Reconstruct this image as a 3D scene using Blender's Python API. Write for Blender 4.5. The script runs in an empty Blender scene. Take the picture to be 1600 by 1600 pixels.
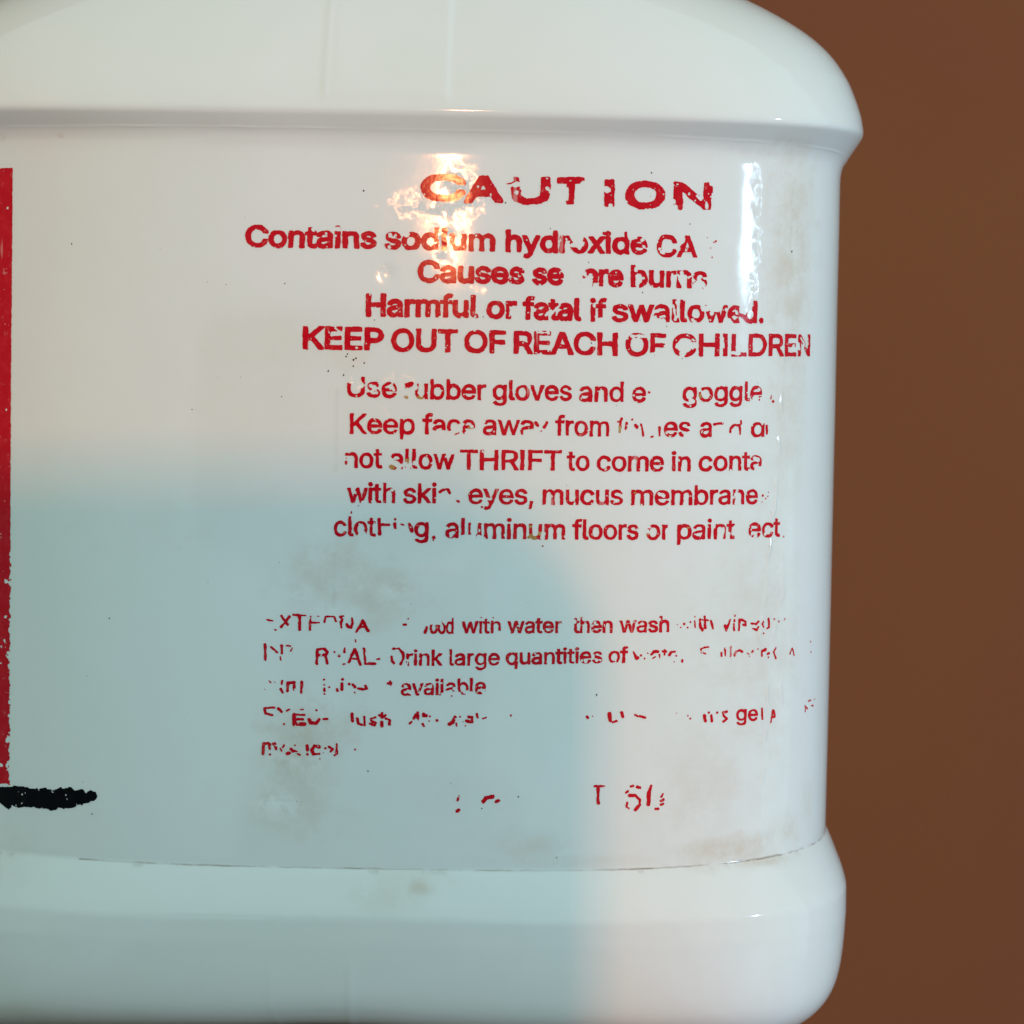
import bpy, math
import numpy as np
from mathutils import Matrix, Vector

MM = 0.001
scene = bpy.context.scene
COL = scene.collection
rng = np.random.RandomState(7)

# ---------------------------------------------------------------- camera
CAM_POS, CAM_AXES = ([21.983542, -374.015443, -2.704312], [[0.9998419, 0.0014199, 0.0177234], [-0.0177613, 0.033845, 0.9992693], [0.000819, -0.9994261, 0.0338649]])          # millimetres; rows: right, up, back
cam_data = bpy.data.cameras.new("camera")
cam_data.sensor_width = 36.0
cam_data.lens = 36.0 * 3400.0 / 1600.0
cam_data.clip_start = 0.0005
cam_data.clip_end = 30.0
cam_data.dof.use_dof = True
cam_data.dof.focus_distance = .322
cam_data.dof.aperture_fstop = 36
cam = bpy.data.objects.new("camera", cam_data)
COL.objects.link(cam)
rot = Matrix([[CAM_AXES[c][r] for c in range(3)] for r in range(3)])
cam.matrix_world = Matrix.Translation(Vector(CAM_POS) * MM) @ rot.to_4x4()
scene.camera = cam

# ---------------------------------------------------------------- ambient light of the room
world = bpy.data.worlds.new("World")
scene.world = world
world.use_nodes = True
bg = world.node_tree.nodes["Background"]
wt = world.node_tree
wtc = wt.nodes.new("ShaderNodeTexCoord")
wsep = wt.nodes.new("ShaderNodeSeparateXYZ")
wmix = wt.nodes.new("ShaderNodeMix")
wmr = wt.nodes.new("ShaderNodeMapRange")          # walls of the room, a little greyer towards the ceiling
wmr.inputs[1].default_value, wmr.inputs[2].default_value = -.2, 1.0
wmix.data_type = 'RGBA'
wmix.inputs[6].default_value = (0.62, 0.865, 0.845, 1)
wmix.inputs[7].default_value = (0.565, 0.77, 0.735, 1)
wt.links.new(wtc.outputs["Generated"], wsep.inputs[0])
wt.links.new(wsep.outputs[2], wmr.inputs[0])
wt.links.new(wmr.outputs[0], wmix.inputs[0])
wt.links.new(wmix.outputs[2], bg.inputs["Color"])
bg.inputs["Strength"].default_value = 0.745

scene.view_settings.view_transform = 'Standard'
scene.view_settings.look = 'None'
scene.view_settings.exposure = 0.19
scene.view_settings.gamma = 1.0
scene.cycles.use_denoising = True
scene.cycles.max_bounces = 8


def area_light(name, pos, target, sx, sy, power, color):
    l = bpy.data.lights.new(name, 'AREA')
    l.shape = 'RECTANGLE'
    l.size, l.size_y = sx * MM, sy * MM
    l.energy = power
    l.color = color
    o = bpy.data.objects.new(name, l)
    COL.objects.link(o)
    o.location = Vector(pos) * MM
    o.rotation_euler = (Vector(target) - Vector(pos)).to_track_quat('-Z', 'Y').to_euler()
    return o


# warm room lamp behind the camera, and the daylight from a window far to the right
area_light("room_lamp", (17, -1200, 151), (0, 0, 0), 22, 32, 3.7, (1.0, 0.35, 0.13))
area_light("window_light", (2360, -1030, 285), (40, 0, 10), 62, 66, 25, (0.47, 0.72, 1.0))


# ---------------------------------------------------------------- node helpers
def new_mat(name):
    m = bpy.data.materials.new(name)
    m.use_nodes = True
    nt = m.node_tree
    return m, nt, nt.nodes["Principled BSDF"]


def mixc(nt, fac, a, b_):
    n = nt.nodes.new("ShaderNodeMix")
    n.data_type = 'RGBA'
    for sock, v in ((n.inputs[0], fac), (n.inputs[6], a), (n.inputs[7], b_)):
        if isinstance(v, bpy.types.NodeSocket):
            nt.links.new(v, sock)
        else:
            sock.default_value = v if not isinstance(v, tuple) else (*v, 1)
    return n.outputs[2]


def math_(nt, op, a, b_=0.0, clamp=False):
    n = nt.nodes.new("ShaderNodeMath")
    n.operation = op
    n.use_clamp = clamp
    for sock, v in ((n.inputs[0], a), (n.inputs[1], b_)):
        if isinstance(v, bpy.types.NodeSocket):
            nt.links.new(v, sock)
        else:
            sock.default_value = v
    return n.outputs[0]


def noise(nt, scale, detail=3.0, rough=0.5, stretch=None):
    tc = nt.nodes.new("ShaderNodeTexCoord")
    src = tc.outputs["Object"]
    if stretch:
        mp = nt.nodes.new("ShaderNodeMapping")
        mp.inputs["Scale"].default_value = stretch
        nt.links.new(src, mp.inputs[0])
        src = mp.outputs[0]
    n = nt.nodes.new("ShaderNodeTexNoise")
    n.inputs["Scale"].default_value = scale
    n.inputs["Detail"].default_value = detail
    n.inputs["Roughness"].default_value = rough
    nt.links.new(src, n.inputs["Vector"])
    return n.outputs["Fac"]


def ramp(nt, v, lo, hi):
    n = nt.nodes.new("ShaderNodeMapRange")
    n.interpolation_type = 'SMOOTHSTEP'
    n.inputs[1].default_value, n.inputs[2].default_value = lo, hi
    nt.links.new(v, n.inputs[0])
    return n.outputs[0]


def attr(nt, name):
    n = nt.nodes.new("ShaderNodeAttribute")
    n.attribute_name = name
    return n.outputs["Fac"]


def bump(nt, height, dist, strength=1.0, chain=None):
    n = nt.nodes.new("ShaderNodeBump")
    n.inputs["Distance"].default_value = dist
    n.inputs["Strength"].default_value = strength
    nt.links.new(height, n.inputs["Height"])
    if chain is not None:
        nt.links.new(chain, n.inputs["Normal"])
    return n.outputs["Normal"]


# ---------------------------------------------------------------- materials
PLASTIC, nt, bs = new_mat("white_jug_plastic")
c = mixc(nt, ramp(nt, noise(nt, 26, 3), .35, .65), (.765, .790, .745), (.795, .805, .775))
dirt = attr(nt, "dirt")
patch = math_(nt, 'ADD', math_(nt, 'MULTIPLY', noise(nt, 240, 5, .55), .9), math_(nt, 'MULTIPLY', noise(nt, 1500, 3), .3))
dm = math_(nt, 'MULTIPLY', dirt, ramp(nt, patch, .18, .86), True)
c = mixc(nt, math_(nt, 'MULTIPLY', dm, .58), c, (.56, .43, .29))
c = mixc(nt, math_(nt, 'MULTIPLY', attr(nt, "scuff"), math_(nt, 'MULTIPLY', ramp(nt, noise(nt, 420, 5, .65), .40, .56), .55)), c, (.90, .92, .90))
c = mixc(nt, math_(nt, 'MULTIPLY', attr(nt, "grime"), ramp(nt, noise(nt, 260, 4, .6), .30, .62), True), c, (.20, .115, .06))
nt.links.new(c, bs.inputs["Base Color"])
gl = attr(nt, "gloss")
rr = math_(nt, 'ADD', math_(nt, 'MULTIPLY', noise(nt, 500, 4), .05), .03)
rr = math_(nt, 'ADD', rr, math_(nt, 'MULTIPLY', dm, .22))
rr = math_(nt, 'SUBTRACT', rr, math_(nt, 'MULTIPLY', gl, .03), True)
nt.links.new(rr, bs.inputs["Roughness"])
bs.inputs["IOR"].default_value = 1.5
bs.inputs["Specular IOR Level"].default_value = .38
bs.inputs["Subsurface Weight"].default_value = .12
bs.inputs["Subsurface Radius"].default_value = (.004, .004, .004)
bs.inputs["Subsurface Scale"].default_value = 1.0
# faint waviness everywhere; where old varnish has crinkled ("gloss") a fine scaly relief
n1 = bump(nt, noise(nt, 60, 2), .00012, .5)
n2 = bump(nt, noise(nt, 2600, 2), .000004, .5, n1)
crk = math_(nt, 'ADD', noise(nt, 1700, 5, .7), math_(nt, 'MULTIPLY', noise(nt, 5200, 2), .45))
crk = math_(nt, 'MULTIPLY', math_(nt, 'SUBTRACT', crk, .72), gl)
nt.links.new(bump(nt, crk, .00018, .9, n2), bs.inputs["Normal"])


def ink(name, col, worn, rough, fade=.0):
    m, nt, bs = new_mat(name)
    c = mixc(nt, ramp(nt, noise(nt, 700, 4, .6), .40, .75), col, worn)
    thin = math_(nt, 'MULTIPLY', ramp(nt, noise(nt, 850, 6, .75), .60, .70), fade)      # rubbed thin, the plastic shows through
    scr = math_(nt, 'MULTIPLY', ramp(nt, noise(nt, 500, 2, .5, (1.0, 1.0, .12)), .69, .73), fade * .8)
    c = mixc(nt, math_(nt, 'MAXIMUM', thin, scr), c, (.74, .42, .38))
    nt.links.new(c, bs.inputs["Base Color"])
    bs.inputs["Roughness"].default_value = rough
    bs.inputs["Specular IOR Level"].default_value = .07
    nt.links.new(bump(nt, noise(nt, 1800, 3), .00001, .5), bs.inputs["Normal"])
    return m


RED = ink("red_print", (.55, .0040, .014), (.60, .014, .024), .10, .6)
BLACK = ink("black_print", (.002, .002, .003), (.005, .005, .006), .35)
BLACK.node_tree.nodes["Principled BSDF"].inputs["Specular IOR Level"].default_value = .04
TANNED = ink("tan_residue", (.42, .22, .06), (.55, .36, .16), .45)
SPECK = ink("dark_speck", (.035, .022, .018), (.09, .05, .03), .6)

BROWN, nt, bs = new_mat("brown_backdrop_paint")
c = mixc(nt, ramp(nt, noise(nt, 9, 3), .3, .7), (.200, .0480, .0092), (.216, .0580, .0082))
c = mixc(nt, ramp(nt, noise(nt, 900, 3, .7), .3, .8), c, (.182, .0480, .0092))
nt.links.new(c, bs.inputs["Base Color"])
bs.inputs["Roughness"].default_value = .8
nt.links.new(bump(nt, noise(nt, 1300, 3), .0002, .25), bs.inputs["Normal"])

DARK, nt, bs = new_mat("black_phone_shell")
bs.inputs["Base Color"].default_value = (.02, .02, .022, 1)
bs.inputs["Roughness"].default_value = .45
nt.links.new(bump(nt, noise(nt, 4000, 2), .00002, .3), bs.inputs["Normal"])


# ---------------------------------------------------------------- mesh helpers
def link_mesh(name, verts, faces, mat, parent=None, smooth=True):
    me = bpy.data.meshes.new(name)
    verts = np.asarray(verts, dtype=np.float32)
    sizes = np.array([len(f) for f in faces]) if not isinstance(faces, np.ndarray) else np.full(len(faces), faces.shape[1])
    flat = faces.ravel() if isinstance(faces, np.ndarray) else np.fromiter((i for f in faces for i in f), dtype=np.int32)
    me.vertices.add(len(verts))
    me.vertices.foreach_set("co", verts.ravel())
    me.loops.add(len(flat))
    me.loops.foreach_set("vertex_index", flat.astype(np.int32))
    me.polygons.add(len(sizes))
    st = np.zeros(len(sizes), dtype=np.int32)
    st[1:] = np.cumsum(sizes)[:-1]
    me.polygons.foreach_set("loop_start", st)
    me.polygons.foreach_set("loop_total", sizes.astype(np.int32))
    me.update(calc_edges=True)
    me.polygons.foreach_set("use_smooth", np.full(len(sizes), smooth))
    for m in (mat if isinstance(mat, (list, tuple)) else [mat]):
        me.materials.append(m)
    o = bpy.data.objects.new(name, me)
    COL.objects.link(o)
    if parent is not None:
        o.parent = parent
    return o


def thing(name, label, cat, loc=(0, 0, 0)):
    o = bpy.data.objects.new(name, None)
    COL.objects.link(o)
    o.location = Vector(loc) * MM
    o["label"], o["category"] = label, cat
    return o


# ================================================================ DATA (millimetres on the jug's wrapped label surface)
GLYPHS = {",":[[38,-120,68,71,137,71,84,-120],187],".":[[95,-4,78,-1,63,9,53,24,50,41,53,59,63,73,78,83,95,87,113,83,128,73,138,59,141,41,138,24,128,9,113,-1],
187],"A":[[16,0,201,509,276,509,463,0,395,0,287,302,264,372,232,478,245,478,213,371,190,302,85,0],[110,142,110,199,370,199,370,142],479],"C":[[267,-7,205,1,150,25,104,63,70,115,48,179,40,254,48,329,70,393,104,445,150,484,205,508,267,516,305,513,340,504,373,490,402,471,427,447,448,418,463,385,473,348,408,348,401,373,389,394,375,413,357,428,337,440,315,449,292,454,267,456,223,450,184,432,150,403,125,364,109,314,103,254,109,194,125,145,151,105,184,76,223,59,267,53,292,55,315,60,337,69,357,81,375,96,389,114,401,136,408,160,473,160,463,124,448,91,428,62,402,38,373,19,341,5,305,-4],
510],"D":[[219,0,96,0,96,57,215,57,272,63,318,81,354,110,379,149,394,198,399,255,394,312,379,360,354,399,320,428,275,446,221,452,93,452,93,509,225,509,294,501,352,478,377,461,399,441,418,418,433,391,455,329,462,255,454,181,433,119,417,92,398,68,376,48,351,31,291,8],
[125,509,125,0,60,0,60,509],502],"E":[[60,0,60,509,372,509,372,452,125,452,125,286,355,286,355,229,125,229,125,57,375,57,375,0],418],"F":[[60,0,60,509,369,509,369,452,125,452,125,278,346,278,346,221,125,221,125,0],
410],"H":[[60,0,60,509,125,509,125,289,392,289,392,509,457,509,457,0,392,0,392,232,125,232,125,0],516],"I":[[31,0,31,57,118,57,118,452,31,452,31,509,269,509,269,452,183,452,183,57,269,57,269,0],
300],"K":[[104,145,104,216,139,261,174,303,212,344,364,509,448,509,231,276,228,276],[60,0,60,509,125,509,125,334,124,225,125,193,125,0],[372,0,188,259,228,309,449,0],
466],"L":[[60,0,60,509,125,509,125,57,361,57,361,0],393],"N":[[60,0,60,509,136,509,343,183,363,151,388,107,414,55,405,54,401,108,399,157,399,195,399,509,463,509,463,0,387,0,202,290,177,331,148,381,108,452,119,454,122,384,124,328,125,291,125,0],
523],"O":[[267,-7,205,1,150,25,105,63,70,115,48,179,40,254,48,329,70,393,105,445,150,484,205,508,267,516,329,508,384,484,429,445,464,393,486,329,493,254,486,179,464,115,429,63,384,25,329,1],
[267,53,310,59,349,76,383,105,408,144,425,194,430,254,425,314,408,365,383,404,349,433,310,450,267,456,223,450,184,433,151,404,125,364,109,314,103,254,109,194,125,144,151,105,184,76,223,59],
533],"P":[[60,0,60,509,235,509,289,503,332,487,366,462,390,430,404,391,409,348,404,304,390,265,366,233,332,207,289,191,235,186,109,186,109,242,232,242,269,246,297,256,318,272,333,294,342,319,344,348,342,376,333,402,318,423,297,438,268,449,232,452,125,452,125,0],
444],"R":[[60,0,60,509,236,509,290,504,333,489,367,465,390,433,405,395,409,352,405,309,390,271,367,240,333,217,289,203,236,198,96,198,96,255,234,255,269,258,298,267,319,281,334,300,342,324,345,352,342,380,334,405,319,425,298,440,269,449,233,452,125,452,125,0],
[353,0,230,229,303,229,428,0],448],"T":[[32,452,32,509,417,509,417,452,257,452,257,0,193,0,193,452],448],"U":[[259,-8,203,-2,154,15,114,43,85,80,66,124,60,173,60,509,124,509,124,178,128,144,141,113,160,87,187,68,220,56,259,52,298,56,331,68,357,87,377,113,389,144,393,178,393,509,457,509,457,173,451,124,433,80,403,43,363,15,315,-2],
517],"a":[[160,-8,126,-5,94,5,68,22,48,45,35,73,30,108,34,138,43,161,58,179,78,193,100,203,125,211,178,220,234,227,252,230,265,235,273,243,276,255,276,257,273,278,267,297,255,311,240,322,220,329,196,331,171,329,149,322,132,313,118,301,107,288,100,274,41,291,57,322,78,346,104,364,133,375,163,382,194,384,239,379,263,372,286,360,306,343,322,320,333,290,337,251,337,0,276,0,276,52,272,52,252,25,236,12,215,1,190,-6],
[170,45,202,49,228,59,248,74,263,93,272,115,276,138,276,190,260,182,231,176,200,171,176,168,134,159,117,150,103,139,95,124,92,105,94,87,102,72,114,61,130,52,149,47],
389],"b":[[229,-8,198,-5,172,4,153,17,138,31,118,59,112,59,112,0,53,0,53,509,114,509,114,319,118,319,137,346,152,360,171,373,197,381,229,384,274,378,313,360,345,332,370,293,385,245,390,189,385,133,370,84,346,45,313,16,274,-2],
[220,47,253,51,279,66,301,88,316,117,325,151,328,190,325,227,316,261,301,290,280,311,253,325,220,330,188,325,161,312,140,291,125,263,116,229,113,190,116,150,125,115,140,86,162,65,188,51],
424],"c":[[207,-8,159,-2,117,16,82,46,56,85,40,133,34,187,40,243,56,291,82,330,117,360,159,378,207,384,234,383,260,377,284,368,305,356,324,341,340,322,353,301,362,277,303,262,290,289,270,311,242,325,207,330,173,325,145,310,124,287,108,258,99,224,96,187,99,151,108,117,124,89,145,66,173,51,207,46,243,52,271,66,292,89,304,117,363,102,354,78,341,56,325,37,306,21,285,9,261,-1,235,-6],
395],"d":[[195,-8,151,-2,112,16,79,45,55,84,39,133,34,189,39,245,55,293,79,332,112,360,151,378,196,384,228,381,253,373,273,360,287,346,306,319,311,319,311,509,372,509,372,0,313,0,313,59,307,59,287,31,272,17,252,4,227,-5],
[204,47,236,51,263,65,284,86,299,115,309,150,312,190,309,229,300,263,284,291,263,312,237,325,204,330,172,325,145,311,124,290,108,261,99,227,96,190,99,151,109,117,124,88,145,66,172,51],
424],"e":[[212,-8,161,-2,117,16,82,46,56,85,40,132,34,187,39,242,55,290,81,329,115,359,157,378,205,384,236,382,266,374,294,361,319,341,341,315,357,282,368,242,371,194,371,169,75,169,75,221,338,221,310,202,307,238,298,268,283,294,262,314,237,326,205,330,173,326,146,313,125,294,109,270,99,241,96,211,96,178,100,139,110,106,128,80,151,62,179,50,212,46,234,48,254,53,271,61,285,73,297,88,306,106,365,91,353,63,335,39,311,19,282,4,249,-5],
403],"f":[[228,379,228,327,6,327,6,379],[81,0,81,432,84,461,96,486,113,505,135,519,161,527,187,530,222,527,243,521,227,468,215,472,195,474,171,470,154,460,145,443,142,419,142,0],
253],"g":[[207,-151,168,-148,134,-140,105,-127,82,-110,64,-91,50,-69,101,-41,122,-66,136,-78,154,-88,178,-95,207,-97,249,-92,282,-75,295,-62,304,-47,310,-28,311,-6,311,68,306,68,287,42,272,28,252,16,227,8,195,5,151,10,113,27,80,53,55,90,39,136,34,191,39,246,55,293,80,332,112,360,152,378,196,384,228,382,254,373,273,360,288,346,308,319,313,319,313,379,372,379,372,-9,367,-54,350,-90,324,-117,290,-136,251,-147],
[205,59,237,63,264,75,285,95,300,121,309,154,312,193,309,231,300,264,285,291,264,312,237,325,205,330,172,325,145,312,124,290,109,262,99,229,96,193,99,155,109,123,124,96,145,76,172,63],
425],"h":[[114,227,114,0,53,0,53,509,114,509,114,288,102,288,124,332,152,362,187,379,227,384,264,380,295,369,321,349,341,321,353,285,357,240,357,0,296,0,296,235,290,275,273,304,246,323,210,329,184,326,161,317,141,303,126,283,117,257],
410],"i":[[53,0,53,379,114,379,114,0],[84,443,67,446,54,455,44,468,41,483,44,499,54,512,67,521,84,524,100,521,114,512,123,499,126,483,123,468,114,455,100,446],
166],"k":[[110,137,110,212,120,212,284,379,360,379,184,199,177,199],[53,0,53,509,114,509,114,0],[294,0,148,186,191,229,372,0],380],"l":[[139,-2,101,3,74,20,58,47,53,84,53,509,114,509,114,99,115,77,120,62,130,55,146,52,160,53,170,54,181,3,162,-1],
189],"m":[[53,0,53,379,112,379,112,295,108,295,118,323,132,346,151,364,172,376,195,384,219,386,257,380,287,361,309,331,321,295,312,295,322,321,337,343,357,361,381,375,407,383,437,386,468,383,497,372,522,354,541,328,553,296,557,255,557,0,496,0,496,254,490,289,472,313,447,326,419,330,395,328,374,320,358,307,345,290,338,270,335,247,335,0,274,0,274,260,269,289,253,311,229,326,199,330,178,328,158,320,140,307,126,289,117,266,114,238,114,0],
609],"n":[[114,227,114,0,53,0,53,379,112,379,112,288,102,288,124,332,152,362,187,379,227,384,264,380,295,369,321,349,341,321,353,285,357,240,357,0,296,0,296,235,290,275,273,304,246,323,210,329,184,326,161,317,141,303,126,283,117,257],
409],"o":[[207,-8,159,-2,117,16,82,46,56,85,40,133,34,187,40,243,56,291,82,330,117,360,159,378,207,384,256,378,299,360,333,330,359,291,376,243,381,187,376,133,359,85,333,46,299,16,256,-2],
[207,46,242,51,270,66,292,89,307,117,316,151,319,187,316,224,307,258,292,287,270,310,242,325,207,330,173,325,145,310,124,287,108,258,99,224,96,187,99,151,108,117,124,89,145,66,173,51],
415],"p":[[53,-143,53,379,112,379,112,319,118,319,137,346,152,360,171,373,197,381,229,384,274,378,313,360,345,332,370,293,385,245,390,189,385,133,370,84,346,45,313,16,274,-2,229,-8,198,-5,173,4,153,17,138,31,118,59,114,59,114,-143],
[220,47,253,51,279,66,301,88,316,117,325,151,328,190,325,227,316,261,301,290,280,311,253,325,220,330,188,325,161,312,140,291,125,263,116,229,113,190,116,150,125,115,140,86,162,65,188,51],
424],"q":[[372,-143,311,-143,311,59,306,59,287,31,272,17,252,4,227,-5,195,-8,151,-2,112,16,79,45,55,84,39,133,34,189,39,245,55,293,79,332,112,360,151,378,196,384,228,381,253,373,273,360,287,346,307,319,313,319,313,379,372,379],
[204,47,236,51,263,65,284,86,299,115,309,150,312,190,309,229,300,263,284,291,263,312,237,325,204,330,172,325,145,311,124,290,108,261,99,227,96,190,99,151,109,117,124,88,145,66,172,51],
424],"r":[[53,0,53,379,112,379,112,321,115,321,130,347,152,367,181,380,213,385,229,384,243,384,243,322,230,324,207,326,182,323,159,315,140,301,126,284,117,262,114,237,114,0],
259],"s":[[182,-8,145,-5,112,3,84,18,62,38,45,63,36,94,94,106,105,79,124,60,150,49,181,45,217,50,244,62,262,81,268,103,264,121,254,136,237,147,212,155,149,170,104,186,72,208,53,237,47,274,51,305,65,332,87,354,115,370,149,381,187,384,223,381,254,372,279,358,299,339,314,316,324,290,268,277,258,298,243,316,220,328,187,332,156,329,131,317,114,299,109,277,112,258,124,243,144,232,172,223,229,209,275,194,306,171,325,142,331,106,326,75,312,47,290,24,260,6,223,-5],
365],"t":[[204,379,204,327,6,327,6,379],[65,471,126,471,126,98,128,76,136,61,150,53,170,50,185,51,202,54,213,2,192,-3,168,-4,125,2,92,21,72,52,65,93],227],
"u":[[182,-5,146,-1,115,11,89,31,69,59,57,95,53,139,53,379,114,379,114,144,119,105,137,75,164,56,200,50,226,53,249,62,268,77,283,97,293,122,296,153,296,379,357,379,357,0,298,0,298,92,307,92,286,47,257,17,222,0],
410],"v":[[162,0,17,379,84,379,165,155,187,87,206,21,184,21,203,87,224,155,305,379,372,379,226,0],389],"w":[[138,0,22,379,87,379,134,214,154,137,175,41,165,41,186,135,206,214,252,379,316,379,362,214,382,136,402,41,391,41,413,135,434,214,480,379,545,379,430,0,368,0,319,172,304,225,290,280,276,338,290,338,277,280,262,225,248,172,199,0],
567],"x":[[21,0,171,218,171,171,29,379,100,379,148,306,179,253,207,206,176,206,202,253,233,306,282,379,352,379,209,169,209,214,358,0,287,0,231,85,200,136,173,182,204,182,178,136,148,85,92,0],
378],"y":[[48,-139,62,-86,71,-87,88,-90,104,-89,118,-84,130,-74,141,-58,151,-36,162,-1,17,379,84,379,165,155,187,87,206,21,184,21,202,87,224,155,305,379,372,379,204,-58,191,-85,176,-107,159,-124,139,-136,117,-143,92,-145,64,-143],
389]}
WORDS = [["heading","C",7.5,14.3,31.49,31.62,4.067,0.327],["heading","A",13.84,19.72,31.33,31.46,4.067,0.327],["heading","U",20.75,26.55,31.3,31.44,4.067,0.327],
["heading","T",27.4,31.55,31.47,31.59,4.067,0.327],["heading","I",34.51,36.04,31.31,31.37,4.161,0.327],["heading","O",37.58,43.76,31.14,31.4,4.161,0.327],
["heading","N",44.96,51.39,31.36,31.69,4.161,0.327],["contains","Contains",-17.87,1.37,24.38,24.48,3.366,0.215],["contains","sodium",2.44,18.63,24.43,24.41,3.366,0.215],
["contains","hydroxide",20.03,41.22,24.35,24.58,3.366,0.215],["contains","CA",42.51,49.12,24.3,24.44,3.366,0.187],["causes","Causes",7.32,23.01,19.69,19.72,3.366,0.215],
["causes","se",24.04,28.75,19.69,19.73,3.366,0.215],["causes","ere",31.49,37.62,19.74,19.68,3.366,0.215],["causes","burns",38.68,50.75,19.76,20.01,3.366,0.196],
["harmful","Harmful",-0.16,16.37,14.62,14.69,3.459,0.215],["harmful","or",17.44,21.98,14.66,14.66,3.459,0.215],["harmful","fatal",22.73,31.5,14.61,14.55,3.459,0.215],
["harmful","if",32.7,35.22,14.53,14.55,3.459,0.196],["harmful","swallowed.",35.97,61.12,14.57,15.22,3.459,0.187],["keep","KEEP",-9.29,2.63,9.71,9.7,3.459,0.206],
["keep","OUT",3.63,13.42,9.56,9.64,3.459,0.187],["keep","OF",14.26,20.48,9.57,9.59,3.459,0.187],["keep","REACH",21.51,36.95,9.57,9.64,3.459,0.187],["keep","OF",38.09,44.42,9.61,9.72,3.459,0.168],
["keep","CHILDREN",45.33,72.77,9.7,10.73,3.459,0.159],["use","Use",-2.7,4.61,2.87,2.86,3.039,0.108],["use","rubber",5.78,17.66,2.74,2.77,3.039,0.108],["use","gloves",18.57,30.25,2.77,2.9,3.039,0.108],
["use","and",31.27,38.0,2.79,2.88,3.039,0.108],["use","e",39.22,41.42,2.86,2.91,3.039,0.108],["use","goggle",47.07,61.14,3.03,3.57,3.039,0.108],["face","Keep",-2.23,7.34,-2.49,-2.42,3.039,0.108],
["face","face",8.38,16.19,-2.4,-2.35,3.039,0.108],["face","awa",17.22,24.72,-2.33,-2.29,3.039,0.108],["face","from",27.79,35.93,-2.24,-2.24,3.039,0.108],
["face","es",44.21,48.57,-2.14,-2.07,3.039,0.108],["face","a",50.0,52.08,-2.09,-2.06,3.039,0.108],["face","d",59.02,61.75,-1.95,-1.86,3.039,0.108],["allow","not",-2.81,2.67,-7.51,-7.46,3.039,0.108],
["allow","allow",3.74,13.19,-7.51,-7.46,3.039,0.108],["allow","THRIFT",13.94,28.95,-7.49,-7.33,3.039,0.108],["allow","to",29.63,33.11,-7.37,-7.31,3.039,0.108],
["allow","come",34.11,44.38,-7.36,-7.25,3.039,0.108],["allow","in",45.57,48.68,-7.23,-7.2,3.039,0.108],["allow","conta",49.92,61.3,-7.18,-6.89,3.039,0.108],
["with","with",-2.47,4.66,-12.65,-12.52,3.039,0.108],["with","ski",5.79,10.65,-12.53,-12.46,3.039,0.108],["with","eyes,",15.29,24.91,-12.48,-12.39,3.039,0.108],
["with","mucus",26.17,38.2,-12.38,-12.3,3.039,0.108],["with","membrane",39.41,60.72,-12.32,-12.03,3.039,0.108],["clothing","clot",-4.34,1.89,-17.54,-17.46,3.039,0.108],
["clothing","g",7.46,9.61,-17.49,-17.45,3.039,0.108],["clothing","aluminum",12.0,29.67,-17.5,-17.47,3.039,0.108],["clothing","floors",30.63,40.71,-17.46,-17.38,3.039,0.108],
["clothing","or",41.84,45.61,-17.38,-17.36,3.039,0.108],["clothing","paint",46.71,56.49,-17.34,-17.22,3.039,0.108],["clothing","ect",59.0,65.69,-17.09,-17.04,3.039,0.108],
["external","ood",9.94,13.5,-31.58,-31.54,2.431,0.089],["external","with",14.63,20.43,-31.49,-31.37,2.431,0.089],["external","water",21.37,29.42,-31.36,-31.24,2.431,0.089],
["external","then",30.94,36.99,-31.21,-31.17,2.431,0.089],["external","wash",38.01,45.79,-31.15,-31.1,2.431,0.098],["internal","rink",6.58,11.95,-36.34,-36.25,2.431,0.089],
["internal","large",12.89,20.34,-36.23,-36.09,2.431,0.089],["internal","quantities",21.22,35.55,-35.98,-35.65,2.431,0.089],["internal","of",36.45,39.47,-35.66,-35.61,2.431,0.089],
["citrus","available",5.87,18.39,-40.78,-40.31,2.431,0.089],["eyes","ge",57.42,61.7,-44.78,-44.97,2.431,0.089]]
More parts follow.
